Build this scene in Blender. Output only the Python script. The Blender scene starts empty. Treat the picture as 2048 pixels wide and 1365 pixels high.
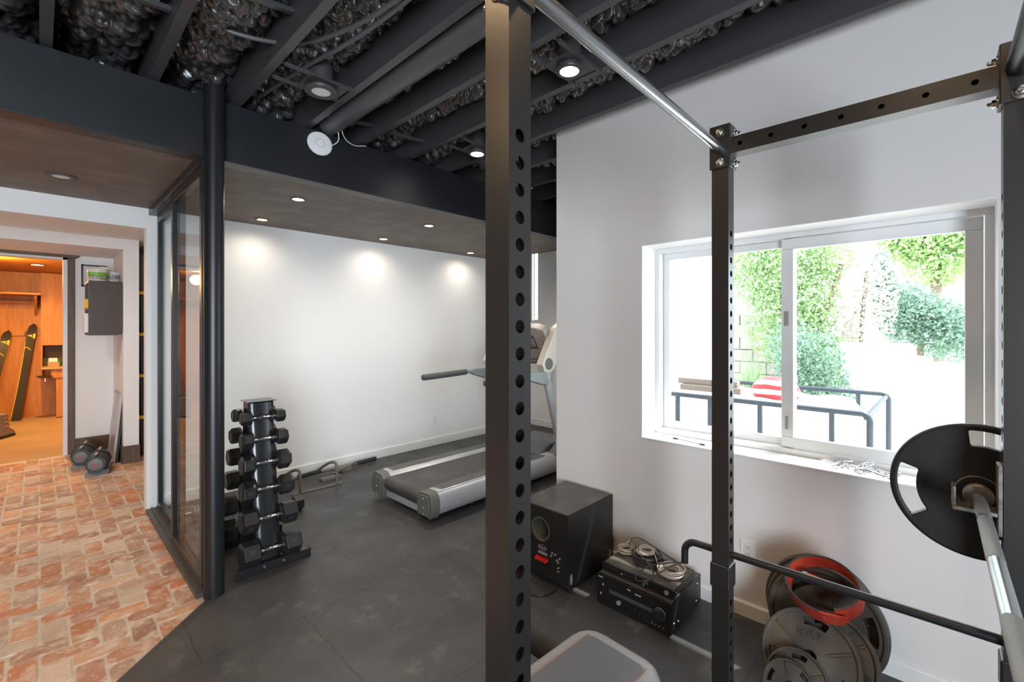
import bpy, math, random
import numpy as np
from mathutils import Vector, Matrix, Euler
random.seed(7); np.random.seed(7)
sc = bpy.context.scene
COL = sc.collection
PI = math.pi
R = math.radians

# ------------------------------------------------------------------ camera
cam_d = bpy.data.cameras.new('camera'); cam = bpy.data.objects.new('camera', cam_d); COL.objects.link(cam)
cam_d.sensor_width = 36.0; cam_d.lens = 910.0/2048*36; cam_d.shift_y = -26.5/2048; cam_d.clip_start = 0.02
cam.location = (0, 0, 1.54); cam.rotation_euler = (R(90), 0, -math.atan2(.7205, .6934))
sc.camera = cam

# ------------------------------------------------------------------ world, sun, exposure
W = bpy.data.worlds.new('World'); sc.world = W; W.use_nodes = True
bg = W.node_tree.nodes['Background']
bg.inputs[0].default_value = (.80, .90, 1.0, 1); bg.inputs[1].default_value = 6.5
def light(name, kind, loc, energy, color=(1, 1, 1), rot=(0, 0, 0), **kw):
    d = bpy.data.lights.new(name, kind); d.energy = energy; d.color = color
    for k, v in kw.items(): setattr(d, k, v)
    o = bpy.data.objects.new(name, d); COL.objects.link(o); o.location = loc; o.rotation_euler = rot
    return o
def aim(o, d):
    o.rotation_euler = Vector(d).to_track_quat('-Z', 'Y').to_euler()
sun = light('sun', 'SUN', (0, 0, 8), 11.0, (1, .95, .88), angle=R(.6)); aim(sun, (-.405, .33, -.85))
# fill light added in an unseen opening behind the camera
a1 = light('rear_fill_light', 'AREA', (-1.8, -2.58, 1.3), 250, (.82, .91, 1.0), shape='RECTANGLE', size=2.0, size_y=2.0); aim(a1, (.12, 1, .06))
# portal of the main window
a3 = light('window_portal', 'AREA', (2.86, .627, 1.456), 1, shape='RECTANGLE', size=1.5, size_y=1.2); aim(a3, (-1, 0, 0)); a3.data.cycles.is_portal = True
a4 = light('added_window_portal', 'AREA', (3.475, 2.04, 1.5), 1, shape='RECTANGLE', size=.95, size_y=1.2); aim(a4, (0, 1, 0)); a4.data.cycles.is_portal = True  # portal of the added, unseen alcove window
sc.view_settings.view_transform = 'Standard'; sc.view_settings.look = 'None'
sc.view_settings.gamma = 1; sc.view_settings.use_curve_mapping = False
sc.view_settings.exposure = 0.0
sc.cycles.use_denoising = True
sc.cycles.max_bounces = 8; sc.cycles.diffuse_bounces = 5; sc.cycles.glossy_bounces = 4; sc.cycles.transparent_max_bounces = 16
sc.cycles.sample_clamp_indirect = 6.0; sc.cycles.caustics_reflective = False; sc.cycles.caustics_refractive = False

# ------------------------------------------------------------------ materials
MATS = {}
def M(name, color=(.5, .5, .5), rough=.5, metal=0.0, spec=.5, noise=None, bump=None, emit=None, coat=0.0, alpha=None):
    """noise=(scale, colour2, lo, hi[, detail]); bump=(scale, strength[, detail])"""
    m = bpy.data.materials.new(name); m.use_nodes = True; nt = m.node_tree; N = nt.nodes; L = nt.links
    b = N['Principled BSDF']
    b.inputs['Base Color'].default_value = (*color, 1); b.inputs['Roughness'].default_value = rough
    b.inputs['Metallic'].default_value = metal; b.inputs['Specular IOR Level'].default_value = spec
    b.inputs['Coat Weight'].default_value = coat
    tc = None
    if noise or bump: tc = N.new('ShaderNodeTexCoord')
    if noise:
        t = N.new('ShaderNodeTexNoise'); t.inputs['Scale'].default_value = noise[0]
        t.inputs['Detail'].default_value = noise[4] if len(noise) > 4 else 6
        L.new(tc.outputs['Object'], t.inputs['Vector'])
        r = N.new('ShaderNodeValToRGB'); r.color_ramp.elements[0].position = noise[2]; r.color_ramp.elements[1].position = noise[3]
        r.color_ramp.elements[0].color = (*color, 1); r.color_ramp.elements[1].color = (*noise[1], 1)
        L.new(t.outputs['Fac'], r.inputs['Fac']); L.new(r.outputs['Color'], b.inputs['Base Color'])
    if bump:
        t = N.new('ShaderNodeTexNoise'); t.inputs['Scale'].default_value = bump[0]; t.inputs['Detail'].default_value = bump[2] if len(bump) > 2 else 4
        L.new(tc.outputs['Object'], t.inputs['Vector'])
        u = N.new('ShaderNodeBump'); u.inputs['Strength'].default_value = bump[1]; u.inputs['Distance'].default_value = .01
        L.new(t.outputs['Fac'], u.inputs['Height']); L.new(u.outputs['Normal'], b.inputs['Normal'])
    if emit:
        b.inputs['Emission Color'].default_value = (*emit[0], 1); b.inputs['Emission Strength'].default_value = emit[1]
    MATS[name] = m
    return m
def attr_mat(name, attr, rough=.7, noise=None, bump=None, spec=.3, trans=None):
    """colour from a mesh colour attribute, blotched towards noise[1]"""
    m = bpy.data.materials.new(name); m.use_nodes = True; nt = m.node_tree; N = nt.nodes; L = nt.links
    b = N['Principled BSDF']; b.inputs['Roughness'].default_value = rough; b.inputs['Specular IOR Level'].default_value = spec
    a = N.new('ShaderNodeAttribute'); a.attribute_name = attr; out = a.outputs['Color']
    tc = N.new('ShaderNodeTexCoord')
    for (scale, col, lo, hi) in (noise or []):
        t = N.new('ShaderNodeTexNoise'); t.inputs['Scale'].default_value = scale; t.inputs['Detail'].default_value = 7; t.inputs['Roughness'].default_value = .65
        L.new(tc.outputs['Object'], t.inputs['Vector'])
        r = N.new('ShaderNodeMapRange'); r.inputs[1].default_value = lo; r.inputs[2].default_value = hi
        L.new(t.outputs['Fac'], r.inputs[0])
        x = N.new('ShaderNodeMix'); x.data_type = 'RGBA'; L.new(r.outputs[0], x.inputs[0]); L.new(out, x.inputs[6]); x.inputs[7].default_value = (*col, 1)
        out = x.outputs[2]
    L.new(out, b.inputs['Base Color'])
    if bump:
        t = N.new('ShaderNodeTexNoise'); t.inputs['Scale'].default_value = bump[0]; L.new(tc.outputs['Object'], t.inputs['Vector'])
        u = N.new('ShaderNodeBump'); u.inputs['Strength'].default_value = bump[1]; u.inputs['Distance'].default_value = .01
        L.new(t.outputs['Fac'], u.inputs['Height']); L.new(u.outputs['Normal'], b.inputs['Normal'])
    if trans:
        tr = N.new('ShaderNodeBsdfTranslucent'); L.new(out, tr.inputs[0]); mx = N.new('ShaderNodeMixShader'); mx.inputs[0].default_value = trans
        L.new(b.outputs[0], mx.inputs[1]); L.new(tr.outputs[0], mx.inputs[2]); L.new(mx.outputs[0], N['Material Output'].inputs[0])
    return m
def glass_mat(name, tint=(1, 1, 1), boost=1.0):
    m = bpy.data.materials.new(name); m.use_nodes = True; nt = m.node_tree; N = nt.nodes; L = nt.links
    N.remove(N['Principled BSDF'])
    t = N.new('ShaderNodeBsdfTransparent'); t.inputs[0].default_value = (*tint, 1)
    g = N.new('ShaderNodeBsdfGlossy'); g.inputs['Roughness'].default_value = 0.0; g.inputs[0].default_value = (1, 1, 1, 1)
    f = N.new('ShaderNodeFresnel'); f.inputs[0].default_value = 1.5
    q = N.new('ShaderNodeMath'); q.operation = 'MULTIPLY'; q.inputs[1].default_value = boost; q.use_clamp = True
    L.new(f.outputs[0], q.inputs[0])
    x = N.new('ShaderNodeMixShader'); L.new(q.outputs[0], x.inputs[0]); L.new(t.outputs[0], x.inputs[1]); L.new(g.outputs[0], x.inputs[2])
    L.new(x.outputs[0], N['Material Output'].inputs[0])
    return m
def wood_mat(name, c1, c2, knot, scale=(6, 6, .6), rough=.5):
    m = bpy.data.materials.new(name); m.use_nodes = True; nt = m.node_tree; N = nt.nodes; L = nt.links
    b = N['Principled BSDF']; b.inputs['Roughness'].default_value = rough
    tc = N.new('ShaderNodeTexCoord'); mp = N.new('ShaderNodeMapping'); mp.inputs['Scale'].default_value = scale
    L.new(tc.outputs['Object'], mp.inputs[0])
    t = N.new('ShaderNodeTexNoise'); t.inputs['Scale'].default_value = 3; t.inputs['Detail'].default_value = 8; t.inputs['Distortion'].default_value = 1.2
    L.new(mp.outputs[0], t.inputs['Vector'])
    r = N.new('ShaderNodeValToRGB'); r.color_ramp.elements[0].position = .35; r.color_ramp.elements[1].position = .68
    r.color_ramp.elements[0].color = (*c1, 1); r.color_ramp.elements[1].color = (*c2, 1); L.new(t.outputs['Fac'], r.inputs[0])
    v = N.new('ShaderNodeTexVoronoi'); v.inputs['Scale'].default_value = 2.6; mp2 = N.new('ShaderNodeMapping'); mp2.inputs['Scale'].default_value = (1, 1, .7)
    L.new(tc.outputs['Object'], mp2.inputs[0]); L.new(mp2.outputs[0], v.inputs['Vector'])
    k = N.new('ShaderNodeMapRange'); k.inputs[1].default_value = .05; k.inputs[2].default_value = .11; k.inputs[3].default_value = 1; k.inputs[4].default_value = 0
    L.new(v.outputs['Distance'], k.inputs[0])
    x = N.new('ShaderNodeMix'); x.data_type = 'RGBA'; L.new(k.outputs[0], x.inputs[0]); L.new(r.outputs[0], x.inputs[6]); x.inputs[7].default_value = (*knot, 1)
    L.new(x.outputs[2], b.inputs['Base Color'])
    return m

m_wall = M('white_wall_paint_shaded', (.76, .74, .73), .6, bump=(9, .02))  # same white paint, greyed to stand in for the backlit wall's shade
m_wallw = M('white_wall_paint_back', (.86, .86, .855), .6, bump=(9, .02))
m_trimw = M('white_trim', (.83, .83, .82), .4)
m_vinyl = M('white_vinyl', (.80, .81, .82), .35)
m_beam = M('black_beam_paint', (.010, .0115, .0145), .42, noise=(2.5, (.018, .019, .022), .4, .7), bump=(40, .015))
m_soffit = M('dark_trowelled_plaster', (.15, .118, .098), .62, noise=(5, (.22, .175, .148), .45, .75), bump=(14, .55, 8))
m_foam = M('black_sprayed_foam', (.050, .050, .053), .26, spec=1.0, bump=(60, .25), coat=.6)
m_joist = M('black_painted_lumber', (.060, .060, .065), .36, bump=(30, .06))
m_duct = M('black_duct', (.085, .087, .095), .38, spec=.6)
m_deck = M('black_deck', (.01, .01, .01), .8)
m_steel_blk = M('satin_black_steel', (.011, .012, .014), .36, spec=.5, bump=(220, .01))
m_part_blk = M('dark_aluminium', (.011, .014, .018), .33, spec=.5)
m_track = M('grey_track', (.075, .075, .075), .45, metal=.3)
m_rack = M('black_powder_coat', (.013, .0125, .012), .36, spec=.8, bump=(260, .03))
m_bar = M('brushed_steel_bar', (.40, .42, .43), .27, metal=.95)
m_chrome = M('chrome', (.78, .79, .82), .12, metal=1.0)
m_zinc = M('zinc_bolt', (.70, .69, .66), .25, metal=1.0)
m_rubber = M('black_rubber', (.022, .022, .024), .5, spec=.4, bump=(160, .06))
m_hex = M('black_dumbbell_rubber', (.014, .014, .0155), .38, spec=.5, bump=(200, .05))
m_iron = M('rusty_black_cast_iron', (.062, .053, .044), .48, spec=.5, noise=(9, (.12, .088, .058), .55, .85), bump=(60, .12))
m_foampad = M('black_foam_grip', (.02, .02, .02), .75)
m_mat = M('black_rubber_matting', (.026, .027, .031), .5, spec=.45)
# ------------------------------------------------------------------ mesh builder
def basis(d):
    d = Vector(d).normalized(); a = Vector((0, 0, 1)) if abs(d.z) < .9 else Vector((1, 0, 0))
    u = d.cross(a).normalized(); v = d.cross(u).normalized()
    return u, v
def root_loc(o):
    l = Vector((0, 0, 0))
    while o is not None:
        l = l + o.location; o = o.parent
    return l
class MB:
    def __init__(s, M=None): s.v = []; s.f = []; s.M = M
    def add(s, vs, fs, M=None):
        n = len(s.v); mm = M or s.M
        s.v += [tuple(mm @ Vector(p)) for p in vs] if mm else [tuple(p) for p in vs]
        s.f += [tuple(i + n for i in f) for f in fs]; return s
    def box(s, x0, x1, y0, y1, z0, z1, M=None):
        x0, x1 = sorted((x0, x1)); y0, y1 = sorted((y0, y1)); z0, z1 = sorted((z0, z1))
        v = [(x0, y0, z0), (x1, y0, z0), (x1, y1, z0), (x0, y1, z0), (x0, y0, z1), (x1, y0, z1), (x1, y1, z1), (x0, y1, z1)]
        return s.add(v, [(0, 3, 2, 1), (4, 5, 6, 7), (0, 1, 5, 4), (1, 2, 6, 5), (2, 3, 7, 6), (3, 0, 4, 7)], M)
    def cyl(s, p0, p1, r, n=20, r2=None, caps=True, ph=0.0, M=None):
        p0 = Vector(p0); p1 = Vector(p1); u, w = basis(p1 - p0); r2 = r if r2 is None else r2
        v = []; 
        for p, q in ((p0, r), (p1, r2)):
            for i in range(n):
                a = 2*PI*i/n + ph; v.append(p + u*q*math.cos(a) + w*q*math.sin(a))
        f = [(i, (i+1) % n, n + (i+1) % n, n + i) for i in range(n)]
        if caps: f += [tuple(range(n-1, -1, -1)), tuple(range(n, 2*n))]
        return s.add(v, f, M)
    def lathe(s, p0, d, prof, n=24, ph=0.0, M=None, ring=False):
        """prof = [(radius, distance along d)]"""
        p0 = Vector(p0); d = Vector(d).normalized(); u, w = basis(d); v = []; f = []
        for r, z in prof:
            for i in range(n):
                a = 2*PI*i/n + ph; v.append(p0 + d*z + u*r*math.cos(a) + w*r*math.sin(a))
        k = len(prof)
        for j in range(k-1):
            for i in range(n): f.append((j*n+i, j*n+(i+1) % n, (j+1)*n+(i+1) % n, (j+1)*n+i))
        if ring:
            for i in range(n): f.append(((k-1)*n+i, (k-1)*n+(i+1) % n, (i+1) % n, i))
            return s.add(v, f, M)
        if prof[0][0] > 1e-5: f.append(tuple(range(n-1, -1, -1)))
        if prof[-1][0] > 1e-5: f.append(tuple(range((k-1)*n, k*n)))
        return s.add(v, f, M)
    def tube(s, path, r, n=10, closed=False, M=None):
        P = [Vector(p) for p in path]; k = len(P); v = []; f = []; u = None
        for i, p in enumerate(P):
            a = P[(i-1) % k] if (closed or i > 0) else p; b = P[(i+1) % k] if (closed or i < k-1) else p
            t = (b - a).normalized()
            if u is None: u, _ = basis(t)
            u = (u - t*u.dot(t)).normalized(); w = t.cross(u)
            rr = r[i] if isinstance(r, (list, tuple)) else r
            for j in range(n):
                an = 2*PI*j/n; v.append(p + u*rr*math.cos(an) + w*rr*math.sin(an))
        for i in range(k if closed else k-1):
            i2 = (i+1) % k
            for j in range(n): f.append((i*n+j, i*n+(j+1) % n, i2*n+(j+1) % n, i2*n+j))
        if not closed: f += [tuple(range(n-1, -1, -1)), tuple(range((k-1)*n, k*n))]
        return s.add(v, f, M)
    def prism(s, poly, d, M=None):
        """polygon of 3-D points extruded by vector d"""
        P = [Vector(p) for p in poly]; d = Vector(d); n = len(P)
        return s.add(P + [p + d for p in P], [tuple(range(n-1, -1, -1)), tuple(range(n, 2*n))] + [(i, (i+1) % n, n+(i+1) % n, n+i) for i in range(n)], M)
    def sphere(s, c, r, n=16, M=None, sc3=(1, 1, 1)):
        c = Vector(c); v = []; f = []; h = n//2
        for j in range(h+1):
            t = PI*j/h
            for i in range(n):
                a = 2*PI*i/n; v.append(c + Vector((r*sc3[0]*math.sin(t)*math.cos(a), r*sc3[1]*math.sin(t)*math.sin(a), r*sc3[2]*math.cos(t))))
        for j in range(h):
            for i in range(n): f.append((j*n+i, (j+1)*n+i, (j+1)*n+(i+1) % n, j*n+(i+1) % n))
        return s.add(v, f, M)
    def build(s, name, mat, parent=None, bevel=0.0, seg=2, ang=35, world=True, fix=True):
        off = root_loc(parent) if (parent is not None and world) else Vector((0, 0, 0))
        me = bpy.data.meshes.new(name)
        me.from_pydata([(p[0]-off.x, p[1]-off.y, p[2]-off.z) for p in s.v], [], s.f); me.validate()
        if fix:
            import bmesh
            b = bmesh.new(); b.from_mesh(me); bmesh.ops.recalc_face_normals(b, faces=b.faces); b.to_mesh(me); b.free()
        me.polygons.foreach_set('use_smooth', [True]*len(me.polygons)); me.set_sharp_from_angle(angle=R(ang))
        me.materials.append(mat)
        o = bpy.data.objects.new(name, me); COL.objects.link(o)
        if parent is not None: o.parent = parent
        if bevel:
            md = o.modifiers.new('bevel', 'BEVEL'); md.width = bevel; md.segments = seg; md.limit_method = 'ANGLE'; md.angle_limit = R(40)
            md.harden_normals = True
        return o
def bx(name, mat, *c, parent=None, bevel=0.0, world=True): return MB().box(*c).build(name, mat, parent, bevel, world=world)
def thing(name, label, cat, loc=(0, 0, 0), rz=0.0, group=None):
    o = bpy.data.objects.new(name, None); COL.objects.link(o); o.location = loc; o.rotation_euler = (0, 0, rz); o.empty_display_size = .1
    return tag(o, label, cat, group)
def tag(o, label, cat, group=None, kind=None):
    o['label'] = label; o['category'] = cat
    if group: o['group'] = group
    if kind: o['kind'] = kind
    return o
def struct(o, label=None):
    o['kind'] = 'structure'
    if label: o['label'] = label
    return o
def dup(root, loc, rz=None, label=None, group=None, scale=None):
    r = root.copy(); COL.objects.link(r); r.location = loc
    if rz is not None: r.rotation_euler = rz if isinstance(rz, (tuple, Euler)) else (0, 0, rz)
    if label: r['label'] = label
    if group: r['group'] = group
    if scale: r.scale = scale
    for ch in list(root.children):
        c = ch.copy(); COL.objects.link(c); c.parent = r
        for g in ch.children:
            d = g.copy(); COL.objects.link(d); d.parent = c
    return r
def text(name, body, size, depth, mat, parent, mtx, label=None, align='CENTER'):
    cu = bpy.data.curves.new(name, 'FONT'); cu.body = body; cu.size = size; cu.extrude = depth; cu.align_x = align; cu.align_y = 'CENTER'
    t = bpy.data.objects.new(name + '_tmp', cu); COL.objects.link(t)
    dg = bpy.context.evaluated_depsgraph_get(); me = bpy.data.meshes.new_from_object(t.evaluated_get(dg))
    bpy.data.objects.remove(t); me.name = name
    off = root_loc(parent) if parent is not None else Vector((0, 0, 0))
    me.transform(Matrix.Translation(-off) @ mtx); me.materials.clear(); me.materials.append(mat)
    o = bpy.data.objects.new(name, me); COL.objects.link(o)
    if parent is not None: o.parent = parent
    if label: o['label'] = label
    return o
def face_mtx(o, right, up):
    """text plane at o, reading along right, up = up"""
    r = Vector(right).normalized(); u = Vector(up).normalized(); n = r.cross(u); u = n.cross(r).normalized()
    m = Matrix((r, u, n)).transposed().to_4x4(); m.translation = Vector(o); return m
def arc(c, r, a0, a1, n, ax=(1, 0, 0), ay=(0, 0, 1)):
    c = Vector(c); ax = Vector(ax); ay = Vector(ay)
    return [c + ax*r*math.cos(a0+(a1-a0)*i/n) + ay*r*math.sin(a0+(a1-a0)*i/n) for i in range(n+1)]
# ------------------------------------------------------------------ special floor / paint materials
def rubber_floor():
    m = m_mat; nt = m.node_tree; N = nt.nodes; L = nt.links; b = N['Principled BSDF']
    tc = N.new('ShaderNodeTexCoord')
    def noise(sc, det, lo, hi, rough=.6):
        t = N.new('ShaderNodeTexNoise'); t.inputs['Scale'].default_value = sc; t.inputs['Detail'].default_value = det; t.inputs['Roughness'].default_value = rough
        L.new(tc.outputs['Object'], t.inputs['Vector'])
        r = N.new('ShaderNodeMapRange'); r.inputs[1].default_value = lo; r.inputs[2].default_value = hi; L.new(t.outputs['Fac'], r.inputs[0]); return r.outputs[0]
    def mix(f, a, col):
        x = N.new('ShaderNodeMix'); x.data_type = 'RGBA'; L.new(f, x.inputs[0])
        if isinstance(a, tuple): x.inputs[6].default_value = (*a, 1)
        else: L.new(a, x.inputs[6])
        x.inputs[7].default_value = (*col, 1); return x.outputs[2]
    def mul(a, k):
        q = N.new('ShaderNodeMath'); q.operation = 'MULTIPLY'; L.new(a, q.inputs[0]); q.inputs[1].default_value = k; return q.outputs[0]
    c = mix(noise(1.6, 8, .38, .72), (.040, .039, .042), (.068, .066, .066))
    c = mix(mul(noise(5.5, 9, .56, .8, .7), .7), c, (.19, .175, .16))
    c = mix(mul(noise(90, 3, .66, .75), .6), c, (.30, .29, .28))
    br = N.new('ShaderNodeTexBrick'); br.inputs['Scale'].default_value = 1.0; br.inputs['Mortar Size'].default_value = .0028; br.inputs['Mortar Smooth'].default_value = .2
    br.inputs['Brick Width'].default_value = .915; br.inputs['Row Height'].default_value = .915; br.offset = .5
    mp = N.new('ShaderNodeMapping'); mp.inputs['Location'].default_value = (.38, .25, 0)
    wv = N.new('ShaderNodeTexNoise'); wv.inputs['Scale'].default_value = 9; L.new(tc.outputs['Object'], wv.inputs['Vector'])
    ad = N.new('ShaderNodeVectorMath'); ad.operation = 'MULTIPLY_ADD'; ad.inputs[1].default_value = (.03, .03, 0)
    L.new(wv.outputs['Color'], ad.inputs[0]); L.new(tc.outputs['Object'], ad.inputs[2]); L.new(ad.outputs[0], mp.inputs[0]); L.new(mp.outputs[0], br.inputs['Vector'])
    c = mix(mul(br.outputs['Fac'], .8), c, (.018, .018, .018))
    L.new(c, b.inputs['Base Color'])
    rr = N.new('ShaderNodeMapRange'); rr.inputs[3].default_value = .36; rr.inputs[4].default_value = .62
    L.new(noise(3, 6, .3, .7), rr.inputs[0]); L.new(rr.outputs[0], b.inputs['Roughness'])
    u = N.new('ShaderNodeBump'); u.inputs['Strength'].default_value = .15; u.inputs['Distance'].default_value = .004
    t = N.new('ShaderNodeTexNoise'); t.inputs['Scale'].default_value = 160; L.new(tc.outputs['Object'], t.inputs['Vector']); L.new(t.outputs['Fac'], u.inputs['Height'])
    L.new(u.outputs[0], b.inputs['Normal'])
rubber_floor()
m_brick = attr_mat('old_brick', 'tone', .62, noise=[(3.2, (.66, .52, .42), .48, .76), (9, (.70, .56, .45), .50, .66), (38, (.76, .66, .56), .58, .72)], bump=(40, .35))
m_grout = M('pale_grout', (.64, .54, .46), .8, noise=(12, (.74, .65, .56), .4, .7), bump=(60, .3))
m_tile = M('tan_stone_tile', (.34, .24, .14), .45, noise=(2, (.44, .31, .19), .3, .7))
m_pine = wood_mat('orange_pine', (.44, .17, .028), (.56, .24, .045), (.16, .05, .012))
m_dkwood = wood_mat('dark_stained_wood', (.085, .05, .03), (.15, .095, .062), (.05, .03, .02), scale=(14, 14, 1.5))
m_conc = M('pale_concrete', (.74, .72, .69), .8, bump=(30, .2))
m_block = M('pale_concrete_block', (.30, .28, .26), .85, noise=(6, (.36, .34, .31), .4, .7), bump=(50, .4))
m_stucco = M('white_stucco', (.85, .83, .80), .9, bump=(80, .4))
m_glass = glass_mat('window_glass', (.97, .985, .98), .35)
m_glassp = glass_mat('partition_glass', (.95, .97, .965), .25)

HZ = 2.905      # underside of the joists
# ------------------------------------------------------------------ floors
mb = MB(); mb.prism([(.66, 3.04, -.03), (.66, 4.87, -.03), (5.45, 4.87, -.03), (5.45, 2.0, -.03), (2.62, 2.0, -.03), (2.62, -2.6, -.03), (-3.2, -2.6, -.03), (-3.2, -.82, -.03)][::-1], (0, 0, .03))
struct(mb.build('floor', m_mat), 'black rubber gym flooring')
mb = MB(); mb.box(-3.2, 1.9, -.9, 7.79, -.06, -.014)
struct(mb.build('floor_grout_bed', m_grout), 'pale grout between the floor bricks')
def brick_floor():
    w = .1065; rnd = random.Random(3); V = []; F = []; C = []
    pal = [(.52, .21, .11), (.46, .19, .11), (.58, .27, .14), (.42, .21, .14), (.62, .35, .21), (.50, .27, .18), (.56, .23, .11), (.46, .25, .17), (.42, .26, .20), (.62, .46, .36), (.58, .45, .37)]
    for ix in range(-32, 20):
        for iy in range(-10, 76):
            s = (ix + iy) % 4
            if s == 0: x0, y0, lx, ly = ix*w, iy*w, 2*w, w
            elif s == 2: x0, y0, lx, ly = ix*w, iy*w, w, 2*w
            else: continue
            cx, cy = x0 + lx/2, y0 + ly/2
            if cy > 7.72 or cx < -3.1 or cy < -.7 or cx > 1.85: continue
            if cx > .66 and cy < 5.05: continue
            if cx - cy > -2.33 and cy < 3.2: continue
            g = .007; n0 = len(V); a, b = lx/2-g, ly/2-g; j = .010
            pts = []
            for (sx, sy) in ((-1, -1), (1, -1), (1, 1), (-1, 1)):
                cxr = rnd.uniform(.008, .028)
                p1 = (sx*(a - (cxr if sx*sy > 0 else 0)), sy*(b - (0 if sx*sy > 0 else cxr)))
                p2 = (sx*(a - (0 if sx*sy > 0 else cxr)), sy*(b - (cxr if sx*sy > 0 else 0)))
                pts += [p2, p1]
            pts = [(cx + px + rnd.uniform(-j, j)*.35, cy + py + rnd.uniform(-j, j)*.35) for px, py in pts]
            z = -.0085 + rnd.uniform(-.002, .0015); k = len(pts)
            V += [(p[0], p[1], -.02) for p in pts] + [(cx + (p[0]-cx)*.985, cy + (p[1]-cy)*.97, z) for p in pts]
            F.append(tuple(n0+k+i for i in range(k))); F += [(n0+i, n0+(i+1) % k, n0+k+(i+1) % k, n0+k+i) for i in range(k)]
            c = rnd.choice(pal); t = rnd.uniform(.8, 1.2); C += [(c[0]*t, c[1]*t, c[2]*t, 1)]*(2*k)
    me = bpy.data.meshes.new('floor_brick'); me.from_pydata(V, [], F)
    at = me.color_attributes.new('tone', 'FLOAT_COLOR', 'POINT'); at.data.foreach_set('color', np.array(C, dtype=np.float32).ravel())
    me.materials.append(m_brick); o = bpy.data.objects.new('floor_brick', me); COL.objects.link(o); return o
struct(brick_floor(), 'reclaimed orange bricks laid in herringbone')
bx_f = MB().box(-2.4, 1.5, 7.79, 11.7, -.06, -.012)
struct(bx_f.build('floor_tile', m_tile), 'tan tiles of the wooden mud room')

# ------------------------------------------------------------------ walls
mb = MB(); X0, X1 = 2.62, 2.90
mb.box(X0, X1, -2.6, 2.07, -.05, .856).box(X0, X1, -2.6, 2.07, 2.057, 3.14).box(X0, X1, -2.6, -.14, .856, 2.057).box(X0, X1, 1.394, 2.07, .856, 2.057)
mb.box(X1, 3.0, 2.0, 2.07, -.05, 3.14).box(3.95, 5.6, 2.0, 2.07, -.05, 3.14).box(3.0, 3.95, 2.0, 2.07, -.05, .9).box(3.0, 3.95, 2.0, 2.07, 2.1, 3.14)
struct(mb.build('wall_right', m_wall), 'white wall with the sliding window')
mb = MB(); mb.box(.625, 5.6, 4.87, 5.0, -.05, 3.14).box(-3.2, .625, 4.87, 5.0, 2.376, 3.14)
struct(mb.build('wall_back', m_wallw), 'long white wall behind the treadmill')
mb = MB(); mb.box(5.45, 5.6, 2.07, 4.68, -.05, 3.14).box(5.45, 5.6, 4.80, 4.87, -.05, 3.14).box(5.45, 5.6, 4.68, 4.80, -.05, 1.66)
struct(mb.build('wall_end', m_wallw))
mb = MB(); mb.box(-3.35, -3.2, -2.75, 5.0, -.05, 3.14)
struct(mb.build('wall_left', m_dkwood))
mb = MB(); mb.box(-3.2, -2.95, -2.75, -2.6, -.05, 3.14).box(-.65, 2.9, -2.75, -2.6, -.05, 3.14).box(-2.95, -.65, -2.75, -2.6, 2.35, 3.14)
struct(mb.build('wall_rear', m_wallw))
# hallway beyond the opening
mb = MB(); mb.box(.664, .802, 6.77, 7.79, -.05, 2.55).box(-3.2, .664, 6.77, 7.79, 2.43, 2.55)
struct(mb.build('wall_hall_pier', m_wallw), 'white pier and bulkhead in the hallway')
mb = MB(); mb.box(.235, 1.9, 7.79, 7.93, -.05, 2.6).box(-.75, .235, 7.79, 7.93, 2.395, 2.6).box(-3.2, -.75, 7.79, 7.93, -.05, 2.6)
struct(mb.build('wall_hall', m_wallw), 'white hallway wall around the mud room doorway')
mb = MB(); mb.box(1.75, 1.9, 5.0, 7.79, -.05, 2.6).box(-3.35, -3.2, 5.0, 7.79, -.05, 2.6)
struct(mb.build('wall_hall_side', m_wallw))
struct(MB().box(-3.2, 1.9, 5.0, 7.93, 2.55, 2.62).build('ceiling_hall', m_wallw))
# mud room
mb = MB(); mb.box(-2.4, 1.5, 11.56, 11.7, -.05, 2.6).box(-2.55, -2.4, 7.93, 11.7, -.05, 2.6).box(1.5, 1.62, 7.93, 11.7, -.05, 2.6)
struct(mb.build('wall_mudroom', m_pine), 'knotty orange pine boards')
struct(MB().box(-2.5, 1.6, 7.93, 11.7, 2.5, 2.62).build('ceiling_mudroom', m_pine))

# unseen overhang added to cut the sun at the main and alcove windows
struct(MB().box(2.9, 3.41, -6, 2.0, 2.60, 2.72).box(3.41, 4.1, 1.15, 2.0, 2.60, 2.72).build('sun_cut_overhang', m_trimw))
# baseboards
mb = MB(); mb.prism([(2.62, -2.6, 0), (2.606, -2.6, 0), (2.606, -2.6, .068), (2.612, -2.6, .076), (2.62, -2.6, .076)], (0, 4.67, 0))
struct(mb.build('baseboard_right', m_trimw))
mb = MB(); mb.box(.72, 5.45, 4.857, 4.87, 0, .10); struct(mb.build('baseboard_back', m_trimw, bevel=.003))
mb = MB(); mb.box(5.437, 5.45, 2.07, 4.857, 0, .10); struct(mb.build('baseboard_end', m_trimw, bevel=.003))
mb = MB(); mb.box(.655, .812, 6.755, 6.77, -.014, .19).box(.648, .664, 6.755, 7.77, -.014, .19).box(.295, .648, 7.775, 7.79, -.014, .17)
struct(mb.build('baseboard_hall', m_dkwood, bevel=.003), 'dark wood baseboard')
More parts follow.
